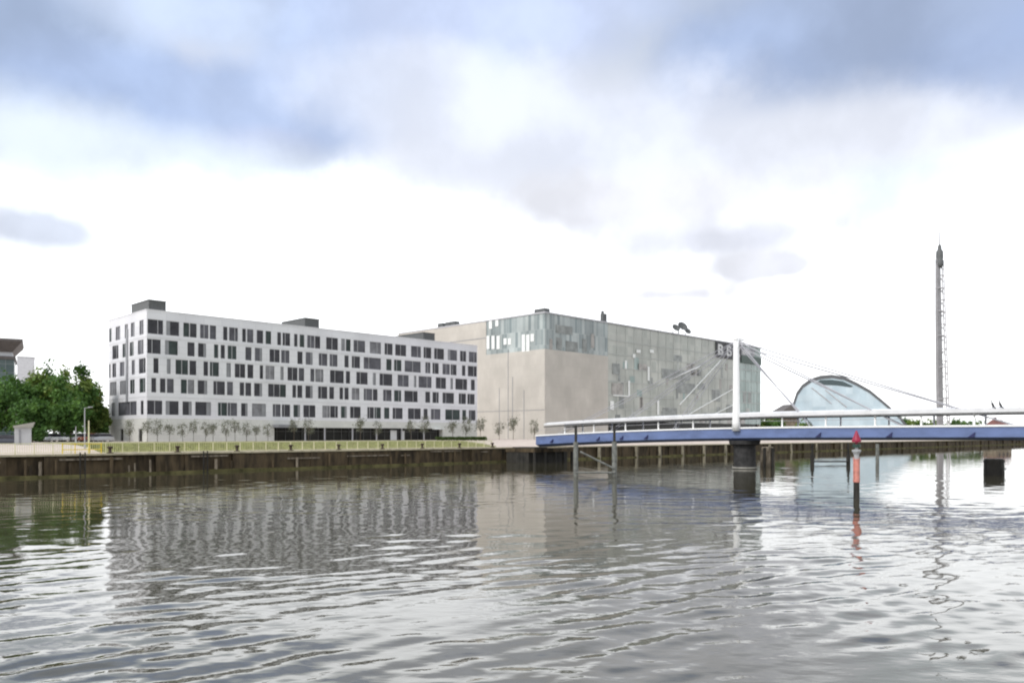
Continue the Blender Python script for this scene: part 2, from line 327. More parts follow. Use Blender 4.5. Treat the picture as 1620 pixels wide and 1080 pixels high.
# ------------------------------------------------------------------ water
def make_water():
    ys = [-10.0]
    while ys[-1] < 900:
        ys.append(ys[-1] + max(0.055, (ys[-1]+2)*0.0047))
    ys = np.array(ys)
    ks = np.concatenate([[-7,-3,-1.8,-1.2,-0.95], np.linspace(-0.80, 0.80, 640), [0.95,1.2,1.8,3,7]])
    Yg, Kg = np.meshgrid(ys, ks, indexing='ij'); Xg = Kg*(Yg+12.0)*0.92
    rng = np.random.default_rng(11)
    v = V[0]*Xg+V[1]*Yg
    q = v+0.9*Yg-0.32*np.clip(Xg, 0, 80)
    env = np.clip((84-q)/(84-30), 0, 1); env = env*env*(3-2*env)
    nr = np.clip((Yg-15)/12, 0, 1); env = env*(0.58+0.42*nr*nr*(3-2*nr))
    h = np.zeros_like(Xg); grp = np.zeros_like(Xg); grp2 = np.zeros_like(Xg)
    for i in range(7):                                     # slow groups: patches of rougher and calmer water
        a = rng.uniform(0, 2*np.pi); lam = rng.uniform(9, 26)
        grp += np.cos(2*np.pi/lam*(np.cos(a)*Xg+np.sin(a)*Yg)+rng.uniform(0, 6.28))
        a = rng.uniform(0, 2*np.pi); lam = rng.uniform(5, 14)
        grp2 += np.cos(2*np.pi/lam*(np.cos(a)*Xg+np.sin(a)*Yg)+rng.uniform(0, 6.28))
    grp = np.clip(0.75+0.28*grp, 0.12, 1.7); grp2 = np.clip(0.7+0.25*grp2, 0.1, 1.6)
    base = math.atan2(0.84, -0.54)
    specs = [(1.7, 3.4, 0.0095, 0.32)]*12+[(0.75, 1.7, 0.0185, 0.45)]*26+[(0.36, 0.75, 0.0125, 0.9)]*20
    calm = np.zeros_like(h)
    for i, (l0, l1, sl, spd) in enumerate(specs):
        lam = float(np.exp(rng.uniform(math.log(l0), math.log(l1))))
        a = base+rng.normal(0, spd); k = 2*np.pi/lam
        slope = sl*rng.uniform(0.5, 1.25)
        fade = np.clip(1.6-Yg/(33*lam+4), 0, 1)            # short waves are left to the bump beyond the range the sheet resolves
        h += slope/k*np.sin(k*(np.cos(a)*Xg+np.sin(a)*Yg)+rng.uniform(0, 6.28))*fade*(grp if i % 2 else grp2)
    for i in range(22):                                    # faint cross chop on the sheltered side
        lam = float(np.exp(rng.uniform(math.log(1.3), math.log(4.5)))); a = base+rng.normal(0, 0.9); k = 2*np.pi/lam
        calm += 0.0060*rng.uniform(0.5, 1.3)/k*np.sin(k*(np.cos(a)*Xg+np.sin(a)*Yg)+rng.uniform(0, 6.28))*np.clip(1.8-Yg/(40*lam), 0, 1)
    h = h*env+calm*np.clip((grp+grp2)*0.5, 0.3, 1.5)
    ny, nx = Xg.shape
    co = np.stack([Xg, Yg, h], -1).reshape(-1, 3).astype(np.float32)
    idx = np.arange(ny*nx).reshape(ny, nx)
    q4 = np.stack([idx[:-1, :-1], idx[:-1, 1:], idx[1:, 1:], idx[1:, :-1]], -1).reshape(-1)
    me = bpy.data.meshes.new('river_water')
    me.vertices.add(ny*nx); me.vertices.foreach_set('co', co.ravel())
    nf = len(q4)//4
    me.loops.add(len(q4)); me.loops.foreach_set('vertex_index', q4.astype(np.int32))
    me.polygons.add(nf); me.polygons.foreach_set('loop_start', np.arange(0, len(q4), 4, dtype=np.int32))
    me.polygons.foreach_set('use_smooth', np.ones(nf, bool)); me.update(); me.validate()
    m, nt, b = new_mat('river_water'); Lk = nt.links.new
    b.inputs['Base Color'].default_value = (0.050, 0.046, 0.028, 1); b.inputs['Roughness'].default_value = 0.02
    b.inputs['IOR'].default_value = 1.48; b.inputs['Specular IOR Level'].default_value = 0.95
    tc = nt.nodes.new('ShaderNodeTexCoord'); last = None
    def mm(op, a, b_, c=None):
        n = nt.nodes.new('ShaderNodeMath'); n.operation = op
        for i, q in enumerate((a, b_, c)):
            if q is None: continue
            if isinstance(q, (int, float)): n.inputs[i].default_value = q
            else: Lk(q, n.inputs[i])
        return n.outputs[0]
    sx = nt.nodes.new('ShaderNodeSeparateXYZ'); Lk(tc.outputs['Object'], sx.inputs[0])
    qq = mm('ADD', mm('MULTIPLY', sx.outputs[0], V[0]-0.16), mm('MULTIPLY', sx.outputs[1], V[1]+0.9))
    lee = nt.nodes.new('ShaderNodeMapRange'); lee.interpolation_type = 'SMOOTHSTEP'     # sheltered water lies calmer under the far quay
    Lk(qq, lee.inputs[0])
    for i, q in enumerate((45, 95, 0.7, 0.50)): lee.inputs[i+1].default_value = q
    far = nt.nodes.new('ShaderNodeMapRange'); far.interpolation_type = 'SMOOTHSTEP'; Lk(qq, far.inputs[0])
    for i, q in enumerate((120, 230, 1.0, 0.28)): far.inputs[i+1].default_value = q
    for sc, st, rot, strength in (((0.8, 1.9, 1), 3, 0.55, 0.0120), ((3.0, 5.0, 1), 2, 0.35, 0.0042)):
        mp = nt.nodes.new('ShaderNodeMapping'); mp.inputs['Rotation'].default_value = (0, 0, -rot); mp.inputs['Scale'].default_value = sc
        Lk(tc.outputs['Object'], mp.inputs['Vector'])
        n = nt.nodes.new('ShaderNodeTexNoise'); n.inputs['Scale'].default_value = 1; n.inputs['Detail'].default_value = st
        Lk(mp.outputs[0], n.inputs['Vector'])
        bp = nt.nodes.new('ShaderNodeBump'); bp.inputs['Strength'].default_value = 1.0; bp.inputs['Distance'].default_value = strength
        Lk(mm('MULTIPLY', mm('MULTIPLY', n.outputs['Fac'], lee.outputs[0]), far.outputs[0]), bp.inputs['Height'])
        if last: Lk(last, bp.inputs['Normal'])
        last = bp.outputs['Normal']
    Lk(last, b.inputs['Normal'])
    me.materials.append(m)
    o = bpy.data.objects.new('river_water', me); COL.objects.link(o); tag(o, 'rippled grey river water mirroring the bright sky and buildings', 'water', kind='structure')
make_water()

# ------------------------------------------------------------------ far bank: ground, grass, quay wall
QV = 105.0
g = MB(); prof = [(QV+0.8, 2.70), (110, 2.72), (113, 3.15), (119, 3.62), (138, 3.85), (240, 3.9), (4000, 4.0)]
us = [-900, -200, 0, 60, 120, 200, 400, 900, 5000]
for (v0, z0), (v1, z1) in zip(prof, prof[1:]):
    for u0, u1 in zip(us, us[1:]):
        g.add([uv(u0, v0, z0), uv(u1, v0, z0), uv(u1, v1, z1), uv(u0, v1, z1)], [(0, 1, 2, 3)])
tag(g.build('ground', 'paving'), 'pale paved ground of the far bank', 'ground', kind='structure')
gr = MB(); prof2 = [(109.5, 2.725), (110, 2.73), (113, 3.16), (119, 3.63), (136, 3.835)]
gu0, gu1 = px_on_v(150, 112), px_on_v(772, 112)
n = 40
for (v0, z0), (v1, z1) in zip(prof2, prof2[1:]):
    for i in range(n):
        a, b_ = gu0+(gu1-gu0)*i/n, gu0+(gu1-gu0)*(i+1)/n
        gr.add([uv(a, v0, z0+0.01), uv(b_, v0, z0+0.01), uv(b_, v1, z1+0.01), uv(a, v1, z1+0.01)], [(0, 1, 2, 3)])
for i in range(26000):                                     # blades standing out of the lawn
    u_ = R.uniform(gu0, gu1); v_ = R.uniform(109.6, 122)
    z_ = np.interp(v_, [p[0] for p in prof2], [p[1] for p in prof2]); hh = R.uniform(0.12, 0.42); a = R.uniform(0, 6.28)
    p = uv(u_, v_, z_); d = Vector((math.cos(a), math.sin(a), 0))*0.06; t = Vector((R.uniform(-.1, .1), R.uniform(-.1, .1), hh))
    gr.add([p-d, p+d, p+t], [(0, 1, 2)])
tag(gr.build('grass', 'grass'), 'yellowish green grass strip between the railing and the white hotel', 'grass', kind='stuff')

qw = thing('quay_wall', uv(0, QV, 0), ANG, 'long dark brown quay wall with cream coping and mossy foot along the river', 'quay wall')
b = MB(); rr = random.Random(3)
x = -160.0
while x < 620:                                             # uneven timber and masonry bays
    wdt = rr.uniform(1.2, 5.5); dp = rr.choice([0, 0.05, 0.12, 0.30, 0.55])
    b.box(x, x+wdt-0.02, dp, 3.0, -2.5, 2.45); x += wdt
b.box(-160, 620, 0.9, 3.01, -2.5, 2.44)
b.build('wall_face', 'wall', qw)
b = MB()
x = -160
while x < 620:
    b.box(x, x+2.97, -0.12, 0.95, 2.50, 2.74); x += 3.0
b.build('coping', 'coping', qw)
b = MB(); x = -160
while x < 620:
    wdt = rr.uniform(2, 7); b.box(x, x+wdt, -0.55-rr.uniform(0, 0.12), 0.02, -1.5, 0.22+rr.uniform(0, 0.16)); x += wdt
b.build('mossy_ledge', 'moss', qw)
b = MB(); x = -160
while x < 100:
    wdt = rr.uniform(4, 10); zz = rr.uniform(1.3, 2.2); wdt *= rr.choice([0.3, 0.6, 1]); b.box(x, x+wdt-0.3, -0.1, 0.3, zz, zz+0.22); x += wdt+rr.uniform(0, 9)
b.build('waling_beam', 'timber', qw)
def fender(u_, r_, m_, zt):
    f = MB(); f.tube((u_, -0.32, -1.5), (u_+rr.uniform(-.05, .05), -0.30, zt), r_*1.05, r_*0.9, 8)
    f.build('fender_pile', m_, qw, smooth=False)
for px in (40, 47, 62, 88, 110, 175, 203, 212, 236, 262, 340, 365, 430, 468, 520, 552, 617, 640, 700, 718, 745, 800, 822):
    fender(px_on_v(px, QV), rr.uniform(0.12, 0.24), rr.choice(['timber', 'wall', 'wall']), rr.uniform(1.2, 2.4))
for px in (946, 972, 1005, 1042, 1078, 1112, 1146, 1184, 1216, 1250, 1290, 1330):
    fender(px_on_v(px, QV), 0.42, 'paletimber', 2.4)
# ladders fixed down the wall
for px, lab in ((128, 'dark steel ladder on the quay wall below the lamp posts by the green trees'), (322, 'dark steel ladder on the quay wall below the left half of the white hotel')):
    t = thing('wall_ladder', uv(px_on_v(px, QV), QV-0.62, 0), ANG, lab, 'ladder', 'ladders on the quay wall')
    for sx in (-0.28, 0.28):
        b = MB(); b.box(sx-0.06, sx+0.06, -0.06, 0.06, -1.2, 2.9); b.build('stile', 'darkpile', t)
    for k in range(12):
        b = MB(); b.tube((-0.25, 0, -0.9+k*0.32), (0.25, 0, -0.9+k*0.32), 0.03, n=6); b.build('rung', 'darkpile', t)
# mooring bollards
ub = [px_on_v(p, QV+0.35) for p in (174, 281, 375, 460, 536, 605, 668, 727, 779)]
bm = MB(); bm.lathe([(0.34, 0), (0.34, 0.06), (0.2, 0.1), (0.17, 0.5), (0.2, 0.58), (0.33, 0.66), (0.33, 0.78), (0.22, 0.86)], 14)
names = ['leftmost mooring bollard on the quay edge, by the left end of the hotel', 'second mooring bollard from the left on the quay edge', 'third mooring bollard from the left on the quay edge',
         'fourth mooring bollard from the left, by the start of the dark glazing', 'middle one of the nine rusty mooring bollards on the quay edge', 'sixth mooring bollard from the left on the quay edge',
         'third mooring bollard from the blue bridge', 'second mooring bollard from the blue bridge', 'mooring bollard nearest the blue bridge on the quay edge']
first = None
for u_, lab in zip(ub, names):
    if first is None:
        t = thing('mooring_bollard', uv(u_, QV+0.35, 2.74), ANG, 'rusty iron '+lab, 'bollard', 'mooring bollards on the quay edge')
        bm.build('post', 'iron', t, smooth=True)
        p = MB(); p.lathe([(0.42, 0.002), (0.42, 0.05), (0.35, 0.09)], 14); p.build('base_plate', 'iron', t)
        first = t
    else: dup(first, uv(u_, QV+0.35, 2.74), ANG, 'rusty iron '+lab)

# ------------------------------------------------------------------ railing along the promenade
FV = 107.6
fu0, fu1 = px_on_v(-40, FV), px_on_v(778, FV)
f = thing('promenade_railing', uv(fu0, FV, 2.70), ANG, 'long cream yellow steel railing with thin uprights along the promenade', 'railing')
ln = fu1-fu0; np_ = int(ln/2.0)
for i in range(np_+1):
    b = MB(); xx = ln*i/np_; b.box(xx-0.055, xx+0.055, -0.055, 0.055, 0.0, 1.25); b.build('post', 'fence', f)
b = MB(); b.box(0, ln, -0.04, 0.04, 1.25, 1.33); b.build('top_rail', 'fence', f)
b = MB(); b.box(0, ln, -0.025, 0.025, 0.14, 0.2); b.build('bottom_rail', 'fence', f)
b = MB(); k = int(ln/0.25)
for i in range(k): b.box(ln*i/k-0.022, ln*i/k+0.022, -0.015, 0.015, 0.2, 1.25)
b.build('bars', 'fence', f)['kind'] = 'stuff'
# yellow barrier on the river side of the railing
ys = thing('yellow_barrier', uv(px_on_v(130, 106.6), 106.6, 2.72), ANG, 'bright yellow steel safety barrier by the lamp posts on the quay', 'barrier')
for xx in (-2.2, -0.8, 0.8, 2.2):
    b = MB(); b.box(xx-0.05, xx+0.05, -0.05, 0.05, 0, 1.3); b.build('post', 'yellow', ys)
for zz in (0.5, 1.2):
    b = MB(); b.box(-2.3, 2.3, -0.08, -0.05, zz-0.05, zz+0.05); b.build('rail', 'yellow', ys)

# ------------------------------------------------------------------ hotel
HC = Vector((-64.7, 140.0, 0)); HV = V[0]*HC.x+V[1]*HC.y; HU = U[0]*HC.x+U[1]*HC.y
hotel = thing('hotel_building', (HC.x, HC.y, 3.8), ANG, 'long white six storey hotel with rows of irregular dark windows', 'hotel')
Z0 = 3.8
def ht(px): return px_on_v(px, HV)-HU                       # local x on the front
def hs(px): return px_on_u(px, HU)-HV                       # local y on the gable
HL, HD = ht(755), hs(172)
ROWS = [(25.5, 23.1), (22.0, 19.6), (18.65, 16.15), (15.1, 12.7), (11.1, 8.75)]
ROOF = 27.2
FR = [
 [(234.5,257.2),(264,282.5,'p'),(290.9,298.7),(301.2,310.3),(317.4,329),(332.8,341),(353.9,359),(363.3,375.6),(384,388.3),(391.7,400),(407,415.6),(421,428.3),(439.4,444),(447.8,458.3),(466,470),(474.8,480.8),(486.7,496.7),(498.9,506),(516.7,534),(540.5,545,'g'),(547.8,554),(560,577),(585.6,602),(609,620.6),(625.8,642),(650.8,665.4),(670.7,681.8),(687.4,701.9),(708.9,722.6,'p'),(728.3,737),(742.3,754)],
 [(233.9,253.3),(262,280.5,'p'),(297.4,307),(314.2,325.2,'q'),(339.4,344.5),(350,355),(361,373.3),(389,397.2),(403.9,413.9,'q'),(427.2,441.7),(445.6,457.2),(471.2,478),(484.4,493.9,'q'),(505,517.2),(522.2,533.3),(545.6,551),(557.2,569),(576,602),(611.7,619),(624,634.6),(640.8,665),(673.4,680.4),(684.8,693.6),(700.6,711.2),(713.5,721.8),(731.4,735.8),(740.6,754)],
 [(243.6,250),(265,269,'g'),(278.6,296.7),(300.6,309.7),(322.8,328.4),(332.8,345.6),(359,364.4,'g'),(372.2,387.2),(392.2,400),(411.7,415.6),(421,433.3),(444.4,448,'g'),(455.6,470),(473.3,480.6),(491.7,496.7),(499.4,511),(522.8,543.3),(547.8,553.3),(564.4,581),(590.5,594,'g'),(601,620),(629.7,646),(655.4,658,'g'),(662.8,682.2),(690,705),(713,716,'g'),(720.9,738.5),(745.5,750.8)],
 [(240.3,246.2),(254,261),(265,274),(287,294.8),(298,306.4),(313.6,327,'q'),(338.3,355),(360,367.8),(380,385.6),(388.9,396.7),(402.8,414,'q'),(425,441.7),(443.3,451.7),(463.3,467.8),(471,477.6),(483.9,493.9,'q'),(503.9,517.2),(521.7,527.8),(537.8,542.2),(545.6,551),(557.2,568),(576,588.3),(590.5,596.7),(606.7,619),(624,634.3),(640.3,660.2),(673.4,680),(684.8,693.6),(700.6,717.7),(726.2,736.7),(739.9,750.4)],
 [(233.2,255.9),(263,281.8,'p'),(289.6,302.5,'q'),(309.7,333,'q'),(345.6,358.6),(361,374.4),(382.2,391,'q'),(399.4,420,'q'),(432.2,443.3),(446.7,458.3),(465,474,'q'),(480.6,498.3),(510.6,521),(523,533.9),(540,548,'q'),(554.4,570),(581.7,591),(593,602),(608.3,615.5),(621.7,636.4),(646,665),(670.7,676),(682.2,696.2),(705,727),(731.8,737),(742.3,751.7)],
]
GA = [
 [(173,176.2),(183.3,189.8),(197.6,202),(207.3,212.5),(221,226.7)],
 [(178,187),(194,199),(205.4,211),(218.3,226.7)],
 [(172.2,174.6),(178,183.3),(189.8,196.3),(208.6,213),(220,230)],
 [(174.3,184),(190,199),(206,212.5),(221,229.5)],
 [(176.8,181.4),(187.2,215.7),(222.8,226.7)],
]
wl = MB()                                                   # upper white walls with real openings
wins = []
def facade(rows, conv, rev, put):
    """put(a0,a1,z0,z1): wall piece; rows of pixel windows -> local intervals"""
    zt = ROOF
    for (zh, zl), row in zip(ROWS, rows):
        zh += 0.08; zl -= 0.08
        put(None, None, zh, zt); zt = zl
        iv = []
        for wv in row:
            a, c = sorted((conv(wv[0]), conv(wv[1]))); a -= 0.10; c += 0.10; iv.append((a, c, wv[2] if len(wv) > 2 else ''))
        iv.sort(); yield zh, zl, iv
def build_front():
    gen = facade(FR, ht, False, lambda a, c, z0, z1: wl.box(0, HL, 0, 0.4, z0-Z0, z1-Z0))
    last = None
    for zh, zl, iv in gen:
        p = 0.0
        for a, c, fl in iv:
            a = max(a, p+0.05); c = min(c, HL-0.15)
            if c-a < 0.25: continue
            wl.box(p, a, 0, 0.4, zl-Z0, zh-Z0); p = c
            wins.append(('f', a, c, zl-Z0, zh-Z0, fl))
        wl.box(p, HL, 0, 0.4, zl-Z0, zh-Z0); last = zl
    wl.box(0, HL, 0, 0.4, 8.0-Z0, last-Z0)
def build_gable():
    gen = facade(GA, hs, True, lambda a, c, z0, z1: wl.box(0, 0.4, 0.4, HD, z0-Z0, z1-Z0))
    for zh, zl, iv in gen:
        p = 0.4
        for a, c, fl in iv:
            a = max(a, p+0.05); c = min(c, HD-0.15)
            if c-a < 0.2: continue
            wl.box(0, 0.4, p, a, zl-Z0, zh-Z0); p = c
            wins.append(('g', a, c, zl-Z0, zh-Z0, fl))
        wl.box(0, 0.4, p, HD, zl-Z0, zh-Z0); last = zl
    wl.box(0, 0.4, 0.4, HD, 8.0-Z0, last-Z0)
build_front(); build_gable()
wl.box(HL-0.4, HL, 0.4, HD, 0, ROOF-Z0); wl.box(0.4, HL-0.4, HD-0.4, HD, 0, ROOF-Z0)
for z_ in (22.55, 19.1, 15.6, 11.9):                        # slim projecting floor ledges
    wl.box(-0.05, HL, -0.05, -0.002, z_-Z0-0.07, z_-Z0+0.07); wl.box(-0.05, -0.002, 0, HD, z_-Z0-0.07, z_-Z0+0.07)
wl.box(-0.07, HL+0.07, -0.07, 0.45, ROOF-Z0, ROOF-Z0+0.14); wl.box(-0.07, 0.45, 0.45, HD, ROOF-Z0, ROOF-Z0+0.14)
wl.build('wall', 'white', hotel)
b = MB(); b.box(0.5, HL-0.5, 0.5, HD-0.5, ROOF-Z0-1.2, ROOF-Z0-1.0); b.build('roof', 'roof', hotel)
# ground floor: pale stone with the long glazed recess
gx0, gx1 = ht(434), ht(700); zb = 8.0-Z0; zg = 6.55-Z0
b = MB(); b.box(0.02, gx0, 0.03, 0.4, 0, zb-0.001); b.box(gx1, HL-0.02, 0.03, 0.4, 0, zb-0.001); b.box(gx0, gx1, 0.03, 0.4, zg, zb-0.001)
d1, d2 = sorted((hs(224.8), hs(219))); d3, d4 = sorted((hs(195), hs(189.8)))
p = 0.4
for a, c in ((d1, d2), (d3, d4)):
    b.box(0.03, 0.4, p, a, 0, zb-0.001); b.box(0.03, 0.4, a, c, 2.35, zb-0.001); p = c
b.box(0.03, 0.4, p, HD, 0, zb-0.001)
b.box(gx0-0.3, gx0, 0.4, 1.6, 0, zg+0.2); b.box(gx1, gx1+0.3, 0.4, 1.6, 0, zg+0.2)
b.build('ground_floor_wall', 'base', hotel)
for a, c in ((d1, d2), (d3, d4)):
    b = MB(); b.box(0.2, 0.3, a, c, 0.02, 2.35); dd = b.build('door', 'darkglass', hotel)
    b = MB(); b.box(0.12, 0.2, a+0.12, a+0.2, 0.95, 1.25); b.build('handle', 'frame', dd)
b = MB(); b.box(gx0, gx1, 1.2, 1.3, 0, zg+0.1); b.build('ground_floor_glazing', 'darkglass', hotel)
b = MB()
x = gx0+1.2
while x < gx1: b.box(x-0.03, x+0.03, 1.12, 1.2, 0, zg); x += 1.9
b.box(gx0, gx1, 1.10, 1.19, 1.95, 2.02)
b.build('glazing_bars', 'greyrail', hotel)
for px in (484, 515, 559, 597, 637, 672):
    b = MB(); b.tube((ht(px), 0.35, 0), (ht(px), 0.35, zg+0.02), 0.17, n=10); b.build('column', 'frame', hotel)
for a, c, zz in ((622, 632, 2.3), (640, 644, 2.2)):
    b = MB(); b.box(ht(a), ht(c), 1.0, 1.08, 0.1, zz); b.build('pale_screen', 'pale', hotel)
b = MB(); b.box(ht(432), ht(461), -2.2, 0.02, zg-0.05, zg+0.55); b.build('entrance_canopy', 'greypanel', hotel)
b = MB(); b.box(ht(684), ht(699), -0.9, 0.02, 2.55, 2.9); b.build('side_canopy', 'blind', hotel)
# vertical grey strip standing proud of the gable
b = MB(); c0 = hs(201.5); b.box(-0.16, -0.003, c0-0.42, c0+0.42, 11.15-Z0, 24.6-Z0); b.build('dark_strip', 'greypanel', hotel)
# windows: about a hundred largest as parts of their own, the rest as one
def win_area(wd): return (wd[2]-wd[1])*(1.0 if wd[0] == 'f' else 0.45)/(140+0.7*wd[1] if wd[0] == 'f' else 145)
wins.sort(key=lambda q: -win_area(q))
rest_f, rest_p = MB(), MB()
rw = random.Random(5)
def win_geo(wd, fr, pn, mi):
    kind, a, c, z0, z1, fl = wd
    def bx(mb, a0, a1, d0, d1, zz0, zz1, m_=0):
        if kind == 'f': mb.box(a0, a1, d0, d1, zz0, zz1, m_)
        else: mb.box(d0, d1, a0, a1, zz0, zz1, m_)
    t = 0.06
    bx(fr, a+0.003, a+t, 0.06, 0.2, z0+0.003, z1-0.003); bx(fr, c-t, c-0.003, 0.06, 0.2, z0+0.003, z1-0.003)
    bx(fr, a+t, c-t, 0.06, 0.2, z0+0.003, z0+t); bx(fr, a+t, c-t, 0.06, 0.2, z1-t, z1-0.003)
    w_ = c-a
    if fl in ('p', 'q'):                                   # grey solid panel beside the glass
        q0, q1 = (a+t, a+t+0.28*w_) if fl == 'p' else (c-t-0.26*w_, c-t)
        bx(fr, q0, q1, 0.09, 0.17, z0+t, z1-t, 1)
    elif w_ > 1.5:
        mx = a+w_*rw.choice([0.3, 0.5, 0.36, 0.66]); bx(fr, mx-0.05, mx+0.05, 0.05, 0.19, z0+t, z1-t, 2)
    bx(pn, a+0.02, c-0.02, 0.13, 0.152, z0+0.02, z1-0.02, mi)
for i, wd in enumerate(wins):
    mi = 3 if wd[5] == 'g' else rw.choices([0, 1, 2, 4], [6, 1.2, 2.0, 0.35] if wd[0] == 'f' else [4, 1.5, 6, 0.6])[0]
    pm = ['pane', 'pane2', 'pane3', 'greypanel', 'pane4']
    if i < 98:
        fr, pn = MB(), MB(); win_geo(wd, fr, pn, mi)
        fo = fr.build('window', ['winframe', 'greypanel', 'frame'], hotel); pn.build('pane', pm, fo)
    else: win_geo(wd, rest_f, rest_p, mi)
fo = rest_f.build('window', ['winframe', 'greypanel', 'frame'], hotel); fo['kind'] = 'stuff'
rest_p.build('pane', pm, fo)
# plant rooms on the roof
def plant(x0, x1, y0, y1, z1, nm='plant_room'):
    b = MB(); b.box(x0, x1, y0, y1, ROOF-Z0-1.0, z1-Z0)
    k = x0+0.3
    while k < x1-0.1: b.box(k, k+0.05, y0-0.04, y0-0.001, ROOF-Z0-0.9, z1-Z0-0.1); k += 0.6
    b.box(x0-0.08, x1+0.08, y0-0.08, y1+0.08, z1-Z0, z1-Z0+0.12)
    return b.build(nm, 'darkroof', hotel)
plant(0.55, ht(264.5), 0.55, hs(203), 29.05)
plant(ht(481)+0.8, ht(509), 1.0, 10.5, 29.2)
plant(ht(674), ht(692), 1.0, 12.5, 29.1)

# ------------------------------------------------------------------ broadcaster's glass and sandstone block
BC = Vector((9.15, 220.0, 0)); BV = V[0]*BC.x+V[1]*BC.y; BU = U[0]*BC.x+U[1]*BC.y
off = thing('office_building', (BC.x, BC.y, 3.8), ANG, 'big boxy sandstone and grey green glass office block with a dark sign panel', 'office building')
def bt(px): return px_on_v(px, BV)-BU
def bs(px): return px_on_u(px, BU)-BV
BLn, BD, BR = bt(1205), bs(630), 39.4-3.8
bx0, by1 = bt(962), bs(769)
b = MB()
zc = 25.2                                                   # top of the sandstone at the corner
b.box(0, bx0, 0, 0.6, 0, zc); b.box(0, 0.6, 0.6, by1, 0, zc); b.box(0, 0.6, by1, BD, 0, BR)
b.box(0.6, BLn, BD-0.6, BD, 0, BR); b.box(BLn-0.6, BLn, 0.6, BD-0.6, 0, BR)
b.build('sandstone_wall', 'sand', off)
b = MB()                                                    # joints, downpipes and stains on stone
for px, z0, z1 in ((790, 2, 15), (804, 0, 26), (829, 0, 14), (811, 3, 18)):
    b.box(-0.05, -0.003, bs(px)-0.09, bs(px)+0.09, z0, z1)
b.box(-0.06, -0.003, 0, BD, 8.2, 8.32); b.box(-0.06, -0.003, by1, BD, 30.2, 30.4)
b.build('wall_joint', 'greypanel', off)
b = MB(); b.box(0.12, bx0, 0.12, 0.5, zc+0.01, BR-0.4); b.box(0.12, 0.5, 0.5, by1, zc+0.01, BR-0.4); b.build('corner_glazing', 'bglass_top', off)
b = MB(); b.box(bx0+0.01, bt(1166), 0.15, 0.6, 5.4, BR-0.5); b.build('glass_facade', 'bglass', off)
b = MB(); b.box(bt(1166)+0.01, BLn-0.6, 0.15, 0.6, 5.4, BR-0.5); b.build('green_glass_facade', 'bglass_green', off)
b = MB(); b.box(bx0+0.01, BLn-0.3, 1.6, 1.9, 0, 5.39); b.build('ground_floor_glazing', 'darkglass', off)
b = MB(); b.box(0.3, BLn-0.3, 0.3, BD-0.3, BR-0.6, BR-0.41); b.build('roof', 'roof', off)
b = MB(); b.box(-0.1, BLn+0.1, -0.15, 0.7, BR-0.40, BR); b.box(-0.1, 0.7, 0.7, BD, BR-0.40, BR); b.build('roof_edge', 'frame', off)
rb = random.Random(9)
b = MB(); x = bx0
while x < BLn-0.6: b.box(x-0.04, x+0.04, 0.06, 0.149, 5.4, BR-0.5); x += 4.5
b.build('vertical_fins', 'greenmull', off)
b = MB()
for z_ in (9.3, 13.5, 17.7, 21.9, 26.1, 30.3): b.box(bx0+0.02, BLn-0.6, 0.04, 0.148, z_-0.10, z_+0.10)
b.build('floor_bands', 'greenmull', off)
for px, y0, y1, wd in ((990, 570, 583, 4), (995, 602, 626, 3.5), (968, 634, 648, 7), (1026, 580, 602, 4), (1041, 633, 656, 4), (1010, 553, 558, 8), (1031, 553, 558, 8), (1003, 560, 566, 5)):
    t_ = bt(px); Y_ = 220+U[1]*t_; z1_, z0_ = zat(y0, Y_)-3.8, zat(y1, Y_)-3.8; hw = wd/2*Y_/F/0.75
    b = MB(); b.box(t_-hw, t_+hw, -0.10, 0.03, z0_, z1_); b.build('white_blind', 'blind', off)
t_ = bt(983); b = MB(); Y_ = 225+U[1]*t_; b.box(bt(970), bt(995), -0.10, 0.03, zat(628, Y_)-3.8, zat(626, Y_)-3.8); b.build('white_ledge', 'blind', off)
for px0, y0, px1, y1 in ((1075, 640, 1140, 570), (1060, 600, 1110, 578), (1090, 655, 1165, 612), (1120, 660, 1160, 640)):   # stairs and braces behind glass
    a_, c_ = bt(px0), bt(px1)
    b = MB(); b.tube((a_, 0.0, zat(y0, 220+U[1]*a_)-3.8), (c_, 0.0, zat(y1, 220+U[1]*c_)-3.8), 0.22, n=6); b.build('diagonal_brace', 'blind', off)
for px, y0, y1, wd in ((975, 575, 592, 14), (977, 606, 624, 22), (1070, 585, 600, 60), (1085, 606, 622, 40), (1135, 618, 635, 14), (1060, 645, 656, 30), (1150, 575, 586, 5), (1160, 640, 652, 30), (1110, 606, 616, 16)):
    t_ = bt(px); Y_ = 220+U[1]*t_; hw = wd/2*Y_/F/0.75
    b = MB(); b.box(t_-hw, t_+hw, 0.02, 0.147, zat(y1, Y_)-3.8, zat(y0, Y_)-3.8); b.build('dark_pane', rb.choice(['tint', 'tint', 'tint2']), off)
for px, y0, y1 in ((772, 531, 552), (780, 531, 552), (788, 531, 552), (799, 535, 545), (806, 535, 545), (828, 529, 556), (835, 529, 558), (776, 506, 520), (786, 506, 516), (842, 528, 540)):
    s_ = bs(px); Y_ = 220+V[1]*s_
    b = MB(); b.box(-0.02, 0.118, s_-0.62, s_+0.62, max(zat(y1, Y_)-3.8, 25), zat(y0, Y_)-3.8); b.build('white_blind', 'blind', off)
